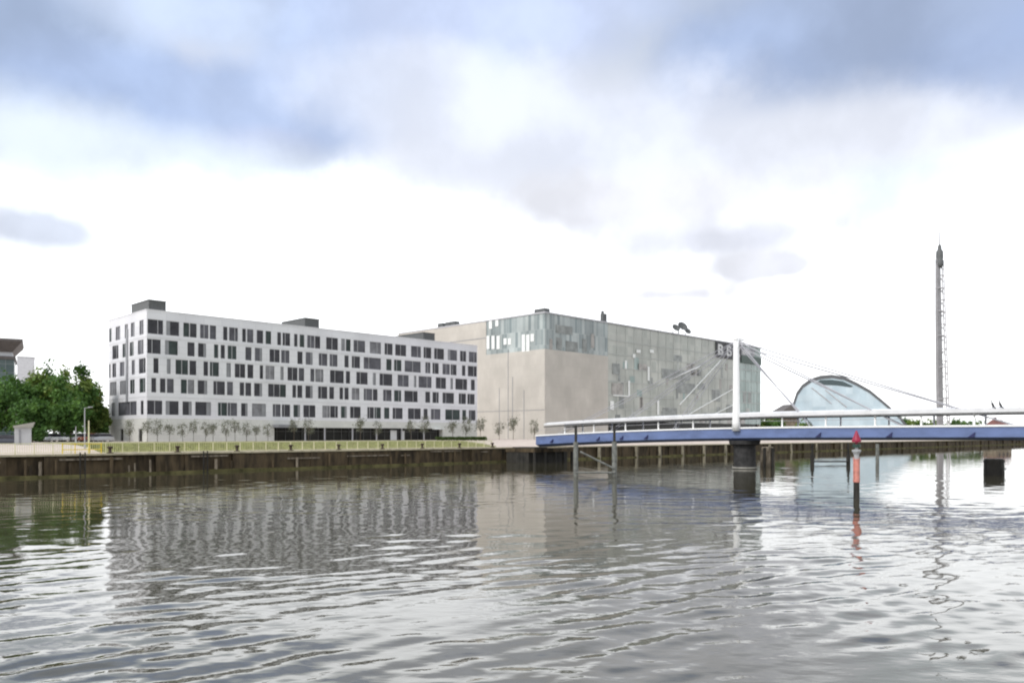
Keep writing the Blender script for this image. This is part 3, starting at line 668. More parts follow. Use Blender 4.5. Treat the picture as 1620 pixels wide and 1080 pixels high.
for i in range(44):                                        # extra panes of random tone set on the glass
    t_ = rb.uniform(bx0+3, BLn-8); z_ = rb.choice([5.5, 9.42, 13.62, 17.82, 22.02, 26.22]); w_ = rb.choice([1.3, 2.6, 2.6, 5.2]); hz = rb.choice([3.85, 3.85, 2.0])
    if z_ > 25.5 and t_ > bt(1120): continue
    b = MB(); b.box(t_, t_+w_, 0.09, 0.1485, z_, z_+min(hz, 3.6 if z_ < 6 else 3.9)); b.build('toned_pane', rb.choice(['tint', 'tint2', 'bglass_green', 'tint', 'greenmull']), off)
for px, y0, y1, wd in ((885, 534, 552, 10), (905, 540, 556, 22), (925, 536, 556, 8), (938, 528, 550, 6), (872, 536, 552, 5), (893, 515, 528, 30)):
    t_ = bt(px); Y_ = 220+U[1]*t_; hw = wd/2*Y_/F/0.75
    b = MB(); b.box(t_-hw, t_+hw, 0.02, 0.117, zat(y1, Y_)-3.8, zat(y0, Y_)-3.8); b.build('dark_pane', rb.choice(['tint', 'tint', 'tint2']), off)
# sign: dark square panels with pale letters, then pale lettering above a dark green band
def letter(ch, w_, h_):
    cu = bpy.data.curves.new('letter', 'FONT'); cu.body = ch; cu.extrude = 0.03; cu.offset = 0.025; cu.align_x = 'CENTER'
    o = bpy.data.objects.new('tmp', cu); COL.objects.link(o)
    dg = bpy.context.evaluated_depsgraph_get(); me = bpy.data.meshes.new_from_object(o.evaluated_get(dg))
    bpy.data.objects.remove(o)
    xs = [q.co.x for q in me.vertices]; ys_ = [q.co.y for q in me.vertices]; x0, x1, y0, y1 = min(xs), max(xs), min(ys_), max(ys_)
    for q in me.vertices:                                  # stand it up in the facade plane
        x_, y_, z_ = q.co; q.co = ((x_-(x0+x1)/2)/(x1-x0)*w_, -z_, (y_-y0)/(y1-y0)*h_)
    return me
for (p0, p1), ch in zip(((1132, 1145.4), (1146, 1158.6), (1159.2, 1171)), 'BBC'):
    a_, c_ = bt(p0), bt(p1)
    b = MB(); b.box(a_, c_, -0.35, -0.02, 29.4, 35.0); pn = b.build('sign_panel', 'signdark', off)
    me = letter(ch, (c_-a_)*0.62, 3.9); me.materials.clear(); me.materials.append(M['pale'])
    lo = bpy.data.objects.new('letter', me); COL.objects.link(lo); lo.parent = pn; lo.location = ((a_+c_)/2, -0.39, 30.3)
a_, c_ = bt(1172), bt(1203.5)
b = MB(); b.box(a_, c_, -0.3, -0.02, 28.6, 31.4); b.build('green_band', 'greenband', off)
b = MB(); b.box(a_, bt(1193), -0.2, -0.02, 31.41, 34.3); sp = b.build('lettering_board', 'greypanel', off)
b = MB(); x = bt(1174)
for k in range(6):
    b.box(x, x+0.72, -0.28, -0.201, 31.9, 33.2+(0.5 if k in (1, 4) else 0)); x += 1.05
b.build('pale_marks', 'pale', sp)
# rooftop kit
b = MB(); a_ = bt(958); b.box(a_, a_+1.9, 1.0, 2.0, BR-0.4, BR+2.6); b.box(a_+0.1, a_+0.8, 1.2, 1.8, BR+2.6, BR+3.4); b.build('roof_vent', 'darkroof', off)
b = MB(); b.box(bt(866), bt(874), 1, 5, BR-0.4, BR+1.2); b.build('roof_cabin', 'darkroof', off)
b = MB()
for px, dx in ((688, 0), (700, 0), (707, 0)): s_ = bs(px); b.box(2, 4, s_-1.5, s_+1.0, BR-0.4, BR+1.6)
b.build('roof_units', 'darkroof', off)
b = MB(); b.tube((0.5, 0.6, BR-0.3), (0.5, 0.6, BR+2.6), 0.06, n=6); b.build('mast', 'greyrail', off)
da = bt(1089)
b = MB(); b.tube((da-5, 3, BR-0.4), (da-5, 3, BR+1.6), 0.15); b.tube((da+3, 3, BR-0.4), (da+3, 3, BR+1.4), 0.15)
b.tube((da, 4, BR-0.4), (da, 4, BR+2.2), 0.2)
b.build('dish_stand', 'darkpile', off)
for dx, rr_, zz in ((-3.5, 1.5, 2.2), (0.5, 1.9, 3.0), (4, 1.3, 1.8)):
    rings = []
    c0 = Vector((da+dx, 3, BR+zz)); ax = Vector((-0.3, -0.75, 0.55)).normalized(); e1 = ax.cross(Vector((0, 0, 1))).normalized(); e2 = ax.cross(e1)
    for q in (0.05, 0.5, 0.8, 1.0): rings.append([c0+ax*(q*q*0.45*rr_)+(e1*math.cos(j*0.524)+e2*math.sin(j*0.524))*rr_*q for j in range(12)])
    for q in (0.98, 0.5, 0.05): rings.append([c0+ax*(q*q*0.45*rr_-0.12)+(e1*math.cos(j*0.524)+e2*math.sin(j*0.524))*rr_*q for j in range(12)])
    b = MB(); b.loft(rings); b.tube(c0, c0+ax*rr_*0.9, 0.06, n=5); b.build('satellite_dish', 'darkroof', off, smooth=True)

# low grey wing of the office block rising behind the hotel roof
# ------------------------------------------------------------------ science hall with curved roof
SY = 380.0
hall = thing('exhibition_hall', at(1328.5, SY, 3.8), -math.atan((1335-CX)/F), 'domed hall with pale blue glass front under a curved grey metal roof', 'exhibition hall')
ox = at(1335, SY, 0).x; mpp = SY/F
outl = [(1282,688),(1272,672),(1262,655),(1257.5,641),(1265,619),(1274,607),(1288,597.7),(1304,593),(1322,592),(1342,595.6),(1362.6,605.8),(1383,618),(1400.6,633),(1414,645),(1430,661),(1444,680),(1449,688)]
cs = math.cos(math.atan((1335-CX)/F))
P2 = [(((px-CX)*mpp-ox)*cs, zat(py, SY)-3.8) for px, py in outl]
P2 = [(x_, max(z_, 0.0)) for x_, z_ in P2]
def ring(sc, y, lift=0.0): 
    return [Vector((x_*sc, y, z_*sc+lift)) for x_, z_ in P2]
b = MB(); n = len(P2)
b.loft([ring(0.97, 0.25), ring(0.97, 2.0)]); b.build('glass_front', 'paleglass', hall)
b = MB(); rg = []
for sc, y in ((1.0, 0.0), (1.0, 4), (0.95, 12), (0.86, 22), (0.72, 32), (0.48, 40), (0.1, 44)): rg.append(ring(sc, y))
b.loft(rg[1:], cap=False)
inner = [Vector((p.x*0.965, 0.0, p.z*0.945)) for p in rg[0]]
vs = rg[0]+inner+rg[1]+[Vector((p.x, 4.0, p.z)) for p in inner]
fs = []
for i in range(n-1):
    fs += [(i, i+1, n+i+1, n+i), (i, 2*n+i, 2*n+i+1, i+1), (n+i, n+i+1, 3*n+i+1, 3*n+i)]
b.add(vs, fs); b.build('curved_roof', 'titanium', hall, smooth=False)
b = MB()                                                   # strip window under the crown of the arch
top = [(((px-CX)*mpp-ox)*cs, zat(py, SY)-3.8) for px, py in ((1297, 604), (1304, 600), (1322, 600), (1340, 603), (1356, 611), (1352, 612.5), (1330, 609), (1302, 607.5))]
b.loft([[Vector((x_, 0.05, z_)) for x_, z_ in top], [Vector((x_, 0.24, z_)) for x_, z_ in top]]); b.build('strip_window', 'slot', hall)
b = MB()
for (p0, q0, p1, q1) in ((1290, 612, 1322, 638), (1312, 616, 1346, 644)):
    b.tube((((p0-CX)*mpp-ox)*cs, 0.1, zat(q0, SY)-3.8), (((p1-CX)*mpp-ox)*cs, 0.1, zat(q1, SY)-3.8), 0.25, n=6)
b.build('facade_truss', 'towerlight', hall)
# dark pitched roof building beside the hall
t = thing('pavilion', at(1246, 372, 3.8), 0.2, 'low pavilion with dark pitched roof left of the domed hall', 'pavilion')
b = MB(); b.box(-6, 6, 0, 10, 0, 9.6); b.build('wall', 'timber', t)
b = MB(); b.loft([[Vector((-7.5, -1, 9.6)), Vector((7.5, -1, 9.6)), Vector((3.6, 1, 15.6)), Vector((3.0, 1, 15.8))], [Vector((-7.5, 11, 9.6)), Vector((7.5, 11, 9.6)), Vector((3.6, 9, 15.6)), Vector((3.0, 9, 15.8))]]); b.build('roof', 'brownroof', t)
# observation tower
TY = 440.0; tb = at(1489, TY, 3.5); tm = TY/F
tw = thing('observation_tower', tb, 0, 'tall slender grey observation tower with a cabin and needle mast', 'tower')
lean = -0.9                                                 # metres of lean over its height, towards the left
zc_ = zat(415, TY)-3.5
def sec(wx0, wx1, d, z, sh): return [Vector((wx0+sh, -d, z)), Vector((wx1+sh, -d*0.5, z)), Vector((wx1+sh, d*0.5, z)), Vector((wx0+sh, d, z))]
b = MB(); b.loft([sec(-1.8, 1.1, 1.3, 0, 0), sec(-2.1, 0.9, 1.3, 35, 0.3*lean), sec(-2.1, 0.5, 1.2, 70, 0.65*lean), sec(-1.9, 0.2, 1.0, zc_+2, lean)]); b.build('spine', 'tower', tw)
for dx, dy in ((2.9, -1.2), (2.9, 1.2)):
    b = MB(); b.tube((dx+1.4, dy, 0), (dx-1.2+lean, dy*0.7, zc_+1), 0.34, 0.3, n=6); b.build('lattice_leg', 'towerlight', tw)
b = MB(); k = 2.0; fl_ = 0
while k < zc_-3:
    q = k/zc_; xr = 4.3+(1.7+lean-4.3)*q; xl = 0.5-0.7*q+lean*q
    b.tube((xl, 0, k), (xr, -1.2+0.35*q, k+3.4 if fl_ else k), 0.17, n=4); b.tube((xl, 0, k+3.4 if fl_ else k), (xr, 1.2-0.35*q, k), 0.17, n=4)
    b.tube((xr, -1.2+0.35*q, k), (xr, 1.2-0.35*q, k), 0.17, n=4); k += 3.4; fl_ = 1-fl_
b.build('lattice_bracing', 'towerlight', tw)
for q in (0.22, 0.4, 0.58, 0.72, 0.85):
    b = MB(); b.box(-1.9+lean*q, 2.6+lean*q-1.6*q, -1.4, 1.4, q*zc_, q*zc_+0.5); b.build('platform', 'towerlight', tw)
b = MB(); b.lathe([(1.3, zc_-3), (1.9, zc_-1.5), (2.0, zc_+1), (1.75, zc_+1.2), (1.9, zc_+3), (1.8, zc_+6), (1.1, zc_+7), (0.9, zc_+9), (0.4, zc_+10)], 14, (lean, 0)); b.build('viewing_cabin', 'darkroof', tw, smooth=True)
b = MB(); b.tube((lean, 0, zc_+9), (lean+0.4, 0, zat(339, TY)-3.5), 0.34, 0.16, n=6); b.build('mast', 'tower', tw)

# ------------------------------------------------------------------ footbridge
BUu = 105.8; PV = 57.8
br = thing('footbridge', uv(BUu, PV, 0), ANG, 'blue and white cable stayed footbridge with covered deck and single mast', 'bridge')
# local: x = along quay (away), y = along the bridge towards the far quay
def ztop(s): return 5.98-1.2*(max(s+12, 0)/52)**2
def thk(s): return 1.72+0.0045*s
SS = [s for s in range(-62, 41, 2)] + [40.2]
WD = 5.2
b = MB(); rings = []
for s in SS:
    z = ztop(s); t_ = thk(s)
    rings.append([Vector(q) for q in ((0, s, z), (0, s, z-t_*0.78), (0.9, s, z-t_), (WD-0.9, s, z-t_), (WD, s, z-t_*0.78), (WD, s, z))])
b.loft(rings); b.build('deck', 'blue', br)
b = MB(); b.loft([[Vector((-0.14, s, ztop(s)+0.01)), Vector((-0.14, s, ztop(s)+0.24)), Vector((0.2, s, ztop(s)+0.24)), Vector((0.2, s, ztop(s)+0.01))] for s in SS]); b.build('edge_strip', 'bridgewhite', br)
b = MB(); b.loft([[Vector((WD-0.2, s, ztop(s)+0.01)), Vector((WD-0.2, s, ztop(s)+0.24)), Vector((WD+0.14, s, ztop(s)+0.24)), Vector((WD+0.14, s, ztop(s)+0.01))] for s in SS]); b.build('edge_strip', 'bridgewhite', br)
CS = [s for s in SS if s <= 38.5]
def cz(s): return ztop(s)+2.02 + 0.22
b = MB(); rings = []
for s in CS:
    z = cz(s); tk = 0.66 if s < 10 else 0.66-0.006*(s-10)
    o_ = [(-0.25, z-tk+0.13), (-0.25, z-0.06), (0.7, z+0.12), (WD/2, z+0.22), (WD-0.7, z+0.12), (WD+0.25, z-0.06), (WD+0.25, z-tk+0.13), (WD+0.17, z-tk+0.13), (WD+0.17, z-0.12), (WD/2, z+0.1), (-0.17, z-0.12), (-0.17, z-tk+0.13)]
    rings.append([Vector((x_, s, zz)) for x_, zz in o_])
b.loft(rings); b.build('canopy', 'canopy', br)
for xx in (-0.3, WD+0.12):
    b = MB(); b.loft([[Vector((xx, s, cz(s)-0.62+0.09)), Vector((xx+0.18, s, cz(s)-0.62+0.09)), Vector((xx+0.18, s, cz(s)-0.84+0.09)), Vector((xx, s, cz(s)-0.84+0.09))] for s in CS]); b.build('gutter_rail', 'greyrail', br)
def bpx(px): return px_on_u(px, BUu)-PV
for px in (893, 939, 989, 1041, 1096, 1237, 1306, 1384, 1457, 1541, 1640):
    s = bpx(px)
    for xx in (0.03, WD-0.2):
        b = MB(); b.box(xx, xx+0.17, s-0.10, s+0.10, ztop(s)+0.1, cz(s)-0.5); b.build('canopy_post', 'bridgewhite', br)
for xx in (0.08,):
    b = MB(); b.loft([[Vector((xx, s, ztop(s)+1.08)), Vector((xx+0.05, s, ztop(s)+1.08)), Vector((xx+0.05, s, ztop(s)+1.02)), Vector((xx, s, ztop(s)+1.02))] for s in SS]); b.build('handrail', 'cable', br)
# mast on the near edge
ptop = zat(536, 116)
b = MB(); b.lathe([(0.60, ztop(0)-0.3), (0.57, ztop(0)+1.0), (0.50, 9), (0.42, ptop-1.2), (0.38, ptop)], 16, (-0.2, 0)); mast = b.build('mast', 'bridgewhite', br, smooth=True)
b = MB(); b.box(-0.7, 1.6, -0.35, 0.35, ptop-0.2, ptop+0.12); b.box(0.2, 0.5, -0.9, 0.9, ptop-0.7, ptop-0.45); b.build('mast_cap', 'bridgewhite', mast)
for s in (-35, -22.8, -11, 11, 23.5, 35):
    for dx, dz in ((0.0, 0.0), (0.5, -0.7)):
        b = MB(); b.tube((-0.1+dx*0.5, 0.3 if s > 0 else -0.3, ptop-0.4+dz), (0.05+dx*2, s, ztop(s)+0.2), 0.055 if s > 0 else 0.09, n=6); b.build('stay_cable', 'cable', br)
for px in (872, 945, 982, 1021, 1293, 1405, 1535):
    s = bpx(px); z = ztop(s)-0.95
    b = MB(); b.loft([[Vector((-0.16, s-0.55, z+0.34)), Vector((-0.16, s+0.25, z-0.28)), Vector((-0.16, s-0.45, z-0.28))], [Vector((-0.003, s-0.55, z+0.34)), Vector((-0.003, s+0.25, z-0.28)), Vector((-0.003, s-0.45, z-0.28))]]); b.build('navy_bracket', 'navy', br)
# round pier carrying the swing deck
pz = ztop(0)-thk(0)
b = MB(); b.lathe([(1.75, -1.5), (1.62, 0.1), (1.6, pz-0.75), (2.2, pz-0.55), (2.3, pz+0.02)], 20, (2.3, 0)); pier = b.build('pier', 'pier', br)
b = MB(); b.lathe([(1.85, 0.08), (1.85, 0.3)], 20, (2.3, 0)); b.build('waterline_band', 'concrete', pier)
# landing stage at the far quay
t = thing('landing_stage', uv(BUu+4, 100, 0), ANG, 'dark timber landing stage under the far end of the blue bridge', 'landing stage')
b = MB(); b.box(-5.5, 5.5, -3.0, 4.3, 1.9, 2.6); b.build('platform', 'wall', t)
for xx in (-5.2, -2.4, 0.4, 2.8, 5.2):
    for yy in (-2.8, 1.5):
        b = MB(); b.tube((xx, yy, -1.5), (xx, yy, 1.95), 0.27, n=8); b.build('pile', 'darkpile', t)
b = MB(); b.box(-5.4, 5.4, -1.5, 4.2, -1.5, 1.89); b.build('core_wall', 'darkpile', t)
b = MB(); b.box(-3.8, -0.2, -1.4, 4.2, 2.61, zat(707, 144)-0.02); b.build('bridge_seat', 'darkpile', t)

# ------------------------------------------------------------------ piles, marker, dolphins in the river
def pile(name, px, Y, r, zt, m_, label, cat, group=None, cap=True, n=14):
    t = thing(name, at(px, Y, 0), R.uniform(0, 6.28), label, cat, group)
    b = MB(); b.lathe([(r*1.04, -1.5), (r, 0.4), (r*0.97, zt-0.12), (r*0.86, zt)], n); b.build('shaft', m_, t)
    return t
def frame_piles(label, pxs, Y, zt, r, diag, mats_):
    c = at(pxs[0], Y, 0)
    t = thing('guide_frame', c, 0, label, 'mooring frame', 'steel pile frames beside the bridge')
    xs = [at(p, Y, 0).x-c.x for p in pxs]
    for x_ in xs:
        b = MB(); b.tube((x_, 0, -1.5), (x_, 0, zt-2.0), r, n=10); pl = b.build('pile', mats_[0], t)
        b = MB(); b.tube((x_, 0, zt-2.0), (x_, 0, zt), r*0.55, n=8); b.build('pile_head', mats_[1], pl)
    b = MB(); b.tube((xs[0], -r, 0.42), (xs[1], -r, 0.42), r*0.42, n=6); b.build('crossbeam', mats_[0], t)
    if diag:
        b = MB(); b.tube((xs[0]+0.5, -r, zat(714, Y)), (xs[1], -r, zat(741, Y)), r*0.45, n=6); b.build('diagonal_brace', mats_[0], t)
    return t
frame_piles('pale steel mooring frame with diagonal brace before the left end of the bridge', (911, 972), 97, 6.2, 0.30, True, ('steelpile', 'darkpile'))
frame_piles('dark steel mooring frame with crossbeam behind the red marker post', (1285, 1342), 138, 3.6, 0.34, False, ('darkpile', 'darkpile'))
pile('mooring_pile', 1388, 142, 0.30, 3.4, 'steelpile', 'thin grey pile standing alone right of the red marker post', 'pile')
t = pile('timber_dolphin', 1214, 128, 1.0, 3.1, 'timber', 'brown timber clad dolphin just right of the bridge pier', 'dolphin')
for k in range(10):
    a = k*0.628; b = MB(); b.box(0.98, 1.14, -0.22, 0.22, -0.6, R.uniform(2.3, 3.0)); o = b.build('fender_board', 'darkpile' if k % 2 else 'timber', t); o.rotation_euler = (0, 0, a)
t = pile('steel_dolphin', 1572.5, 100, 1.16, 2.04, 'darkpile', 'short black cylindrical dolphin in open water at the far right', 'dolphin')
b = MB(); b.lathe([(1.21, 1.55), (1.21, 1.8)], 18); b.build('collar', 'darkpile', t)
b = MB(); b.box(-0.05, 0.45, -1.25, -1.14, 0.6, 0.9); o = b.build('white_plate', 'pale', t)
o.rotation_euler = (0, 0, -t.rotation_euler.z+0.75)
mk = thing('channel_marker', at(1355, 61.3, 0), 0.3, 'red channel marker post with conical red topmark in front of the bridge', 'channel marker')
b = MB(); b.lathe([(0.24, -1.5), (0.22, 1.35)], 12); b.build('pile', 'darkpile', mk)
b = MB(); b.lathe([(0.25, 1.35), (0.25, 1.5), (0.22, 1.52), (0.22, 3.05), (0.25, 3.07), (0.25, 3.15)], 12); b.build('red_shaft', 'orange', mk)
b = MB(); b.tube((0.26, -0.02, 1.4), (0.26, -0.02, 3.3), 0.03, n=5); b.tube((-0.26, 0.02, 1.4), (-0.26, 0.02, 3.3), 0.03, n=5)
for k in range(8): b.tube((-0.26, 0.02, 1.5+k*0.22), (0.26, -0.02, 1.5+k*0.22), 0.02, n=5)
b.build('ladder', 'orange', mk)
b = MB(); b.lathe([(0.16, 3.15), (0.2, 3.5), (0.34, 3.75), (0.34, 3.85), (0.12, 3.9), (0.12, 4.25)], 12); b.build('lantern_base', 'kiosk', mk)
b = MB(); b.lathe([(0.3, 4.05), (0.3, 4.3)], 12); b.build('green_band', 'greenband', mk)
b = MB(); b.lathe([(0.10, 4.3), (0.10, 4.45), (0.34, 4.46), (0.34, 4.6), (0.05, 5.35)], 14); b.build('topmark', 'red', mk)

# birds on the canopy
for px, lab in ((1571, 'dark bird perched on the bridge canopy, left one of the pair'), (1583, 'dark bird perched on the bridge canopy, right one of the pair')):
    s = bpx(px); loc = uv(BUu-0.16, PV+s, cz(s)-0.06)
    t = thing('perched_bird', loc, ANG+1.2, lab, 'bird', 'birds on the bridge canopy')
    b = MB()
    path = [(-0.36, -0.10, 0.02, 0.05), (-0.22, 0.02, 0, 0.07), (-0.1, 0.16, 0, 0.13), (0.0, 0.32, 0, 0.15), (0.07, 0.5, 0, 0.11), (0.10, 0.62, 0, 0.06), (0.12, 0.74, 0, 0.05), (0.17, 0.82, 0, 0.065), (0.24, 0.83, 0, 0.04), (0.38, 0.81, 0, 0.012)]
    rings = []
    for i, (x_, z_, _, r_) in enumerate(path):
        x2, z2 = path[min(i+1, len(path)-1)][:2]; x1, z1 = path[max(i-1, 0)][:2]
        d = Vector((x2-x1, 0, z2-z1)).normalized(); e = Vector((-d.z, 0, d.x))
        rings.append([Vector((x_, 0, z_+0.08))+e*r_*math.cos(j*0.785)+Vector((0, 1, 0))*r_*0.85*math.sin(j*0.785) for j in range(8)])
    b.loft(rings); b.tube((0, 0.06, 0.3), (0.02, 0.06, 0.0), 0.02, n=5); b.tube((0, -0.06, 0.3), (0.02, -0.06, 0.0), 0.02, n=5)
    b.build('body', 'bird', t, smooth=True)

# ------------------------------------------------------------------ trees
def crown(mb, c, rx, ry, rz, nl, ls, rng, nclump=26, spread=0.22, nm=3):
    cl = []
    for i in range(nclump):
        while True:
            p = Vector((rng.uniform(-1, 1), rng.uniform(-1, 1), rng.uniform(-1, 1)))
            if p.length < 1 and (p.length > 0.35 or rng.random() < 0.3): break
        cl.append((p, rng.uniform(0.6, 1.25), rng.randrange(nm)))
    vs, fs, ms = [], [], []
    for i in range(nl):
        p, k, mi = rng.choice(cl)
        q = Vector((c[0]+(p.x+rng.gauss(0, spread)*k)*rx, c[1]+(p.y+rng.gauss(0, spread)*k)*ry, c[2]+(p.z+rng.gauss(0, spread*0.8)*k)*rz))
        a = Vector((rng.gauss(0, 1), rng.gauss(0, 1), rng.gauss(0, 1))).normalized(); bb = a.orthogonal().normalized(); d = a.cross(bb)
        s = ls*rng.uniform(0.6, 1.3)
        vs.extend([q+bb*s, q+d*s*0.55, q-bb*s, q-d*s*0.55]); o = len(vs)-4; fs.append((o, o+1, o+2, o+3)); ms.append(mi)
    o = len(mb.v); mb.v.extend([tuple(x) for x in vs]); mb.f.extend([tuple(i+o for i in f_) for f_ in fs]); mb.m.extend(ms)
def tree(name, loc, h, r, nl, ls, leaves, label, cat, group, seed, trunk_h=0.35, nclump=30, spread=0.2):
    rng = random.Random(seed)
    t = thing(name, loc, rng.uniform(0, 6.28), label, cat, group)
    b = MB(); th = h*trunk_h; b.tube((0, 0, -0.2), (0.05*h*rng.uniform(-.5, .5), 0, th*1.3), 0.022*h, 0.013*h, 8)
    for k in range(7):
        a = rng.uniform(0, 6.28); z0 = th*rng.uniform(0.7, 1.25); b.tube((0, 0, z0), (math.cos(a)*r*0.7, math.sin(a)*r*0.7, z0+h*rng.uniform(0.15, 0.45)), 0.009*h, 0.003*h, 6)
    b.tube((0, 0, th), (0, 0, h*0.85), 0.014*h, 0.004*h, 6)
    b.build('trunk', 'bark', t)
    b = MB(); crown(b, (0, 0, th+(h-th)*0.48), r, r, (h-th)*0.52, nl, ls, rng, nclump, spread)
    if nl > 2000: crown(b, (0, 0, th+(h-th)*0.46), r*0.85, r*0.85, (h-th)*0.42, nl//3, ls, rng, 60, 0.16)
    b.build('crown', leaves, t)
    return t
def big(px, Y, ytop, rpx, seed, leaves, label, trunk_h=0.2, dens=1.0):
    z0 = 3.75; h = zat(ytop, Y)-z0; r = rpx*Y/F
    return tree('broadleaf_tree', at(px, Y, z0), h, r, int(3600*dens), 0.30*Y/130, leaves, label, 'tree', 'green trees left of the hotel', seed, trunk_h, 34, 0.19)
G = ['leafA', 'leafB', 'leafC']; GD = ['leafB', 'leafB', 'leafA']
big(-8, 128, 596, 36, 21, GD, 'dark green tree at the left edge in front of the flat roofed office')
big(28, 136, 590, 36, 22, GD, 'dark broad tree just behind the grey kiosk')
big(68, 142, 580, 28, 23, G, 'tallest narrow crowned tree just right of the kiosk')
big(97, 140, 596, 34, 24, G, 'bushy mid green tree in the middle of the car park clump')
big(121, 146, 584, 30, 25, G, 'tall mid green tree at the right shoulder of the clump', 0.2, 1.3)
big(139, 149, 606, 22, 33, G, 'rounded tree forming the right edge of the clump')
big(152, 150, 644, 18, 26, ['leafC', 'leafA', 'leafC'], 'low yellowish tree between the clump and the hotel gable')
big(166, 158, 650, 14, 27, ['leafC', 'leafA', 'leafC'], 'small light green tree touching the hotel gable')
big(52, 126, 632, 26, 28, GD, 'low dark tree right beside the kiosk roof', 0.15, 0.8)
big(86, 158, 612, 28, 31, GD, 'dark green tree behind the parked white cars', 0.2, 0.8)
big(112, 132, 632, 26, 32, GD, 'low dark green tree above the parked cars by the lamp posts', 0.25, 0.8)
# young street trees on the promenade
yts = [(205,8),(233,7),(249,8),(268,8),(289,8),(306,8),(325,8),(337,7),(358,8),(372,7),(390,8),(405,8),(424,8),(465,5),(488,5),(570,5),(597,6),(650,5),(672,6),(716,7),(737,8),(760,8),(790,7),(812,6),(845,7)]
ords = ['first','second','third','fourth','fifth','sixth','seventh','eighth','ninth','tenth','eleventh','twelfth','thirteenth']
yproto = []
for k in range(4):
    yproto.append(None)
for i, (px, wpx) in enumerate(yts):
    k = i % 4; vv = 138.5 if px < 700 else 141.0
    p = uv(px_on_v(px, vv), vv, 3.85)
    if i < 13: lab = 'sparse young tree before the pale hotel base, %s from the left end' % ords[i]
    elif i < 19: lab = 'thin young tree before the dark hotel glazing, %s from its left end' % ords[i-13]
    else: lab = 'small young tree before the sandstone wall, %s from the hotel end' % ords[i-19]
    sc = R.uniform(0.85, 1.12)*(p.y/150)
    if yproto[k] is None:
        rng = random.Random(60+k)
        t = thing('young_tree', p, R.uniform(0, 6), lab, 'young tree', 'young trees along the promenade')
        b = MB(); b.tube((0, 0, 0), (0.05, 0, 2.6), 0.05, 0.03, 6)
        for q in range(9):
            a = rng.uniform(0, 6.28); b.tube((0.03, 0, rng.uniform(1.2, 2.4)), (math.cos(a)*0.75, math.sin(a)*0.75, rng.uniform(2.4, 4.2)), 0.022, 0.008, 5)
        b.build('trunk', 'bark', t)
        b = MB(); crown(b, (0, 0, 2.75), 0.90, 0.90, 1.30, 460, 0.115, rng, 14, 0.30, 2); b.build('crown', ['leafY', 'leafY2'], t)
        t.scale = (sc, sc, sc); yproto[k] = t
    else: dup(yproto[k], p, R.uniform(0, 6), lab, (sc, sc, sc*R.uniform(0.85, 1.15)))
# clipped hedge near the hotel's right end
def hedge(name, px0, px1, v_, z0, h, w_, label, n):
    u0, u1 = px_on_v(px0, v_), px_on_v(px1, v_); t = thing(name, uv(u0, v_, z0), ANG, label, 'hedge')
    rng = random.Random(int(px0)); b = MB(); ln = u1-u0
    for i in range(n):
        q = Vector((rng.uniform(0, ln), rng.uniform(0, w_), h*math.sqrt(rng.random())*rng.uniform(0.9, 1.1)))
        a = Vector((rng.gauss(0, 1), rng.gauss(0, 1), rng.gauss(0, 1))).normalized(); bb = a.orthogonal().normalized(); d = a.cross(bb); s = rng.uniform(0.12, 0.26)
        b.add([q+bb*s, q+d*s*0.6, q-bb*s, q-d*s*0.6], [(0, 1, 2, 3)])
    b.build('foliage', 'hedge', t)
    b = MB(); k = 0.3
    while k < ln: b.tube((k, w_/2, -0.05), (k, w_/2, h*0.7), 0.03, n=5); k += 0.8
    b.build('stems', 'bark', t)
hedge('clipped_hedge', 694, 771, 131, 3.78, 0.8, 1.2, 'low green hedge at the right end of the hotel lawn', 1800)

# distant trees behind the bridge
far = [(1206, 330, 664, 12), (1216, 345, 668, 10), (1229, 352, 661, 12), (1262, 350, 672, 9), (1274, 356, 668, 9), (1416, 470, 664, 10), (1430, 470, 660, 13), (1447, 476, 666, 11), (1463, 480, 662, 13), (1480, 482, 667, 11), (1499, 484, 663, 12), (1516, 486, 666, 13), (1534, 488, 664, 12), (1550, 490, 665, 12), (1566, 496, 668, 10)]
fl = ['far dark tree beside the right edge of the office block', 'second far tree right of the office block', 'far tree left of the dark pitched pavilion', 'far bush just right of the pavilion', 'far bush at the left foot of the domed hall',
      'first far tree right of the domed hall', 'second far tree right of the domed hall', 'third far tree right of the domed hall', 'far tree two places left of the observation tower', 'far tree just left of the observation tower foot',
      'far tree just right of the observation tower foot', 'second far tree right of the observation tower', 'third far tree right of the observation tower', 'fourth far tree right of the observation tower', 'far tree touching the red roofed house']
for i, ((px, Y, yt, rp), lab) in enumerate(zip(far, fl)):
    h = zat(yt, Y)-3.8; tree('distant_tree', at(px, Y, 3.8), h, rp*Y/F, 700, 0.75, ['leafB', 'leafA', 'leafC'], lab, 'tree', 'far trees beyond the bridge', 100+i, 0.15, 16, 0.26)
t = thing('red_roofed_house', at(1588, 470, 3.8), 0.4, 'far low house with a dull red hipped roof at the right end', 'house')
b = MB(); b.box(-7, 7, 0, 8, 0, 5.5); b.build('wall', 'timber', t)
b = MB(); b.loft([[Vector((-8, -1, 5.5)), Vector((8, -1, 5.5)), Vector((8, 9, 5.5)), Vector((-8, 9, 5.5))], [Vector((-4, 3.5, 10.4)), Vector((3, 3.5, 10.4)), Vector((3, 4.5, 10.4)), Vector((-4, 4.5, 10.4))]]); rf = b.build('roof', 'redroof', t)
b = MB(); b.box(-3, -2, 3, 4, 9, 12); b.build('chimney', 'redroof', rf)
for xx in (-4.5, -1, 2.5):
    b = MB(); b.box(xx, xx+1.6, -0.06, -0.003, 2, 4); b.build('window', 'pane', t)

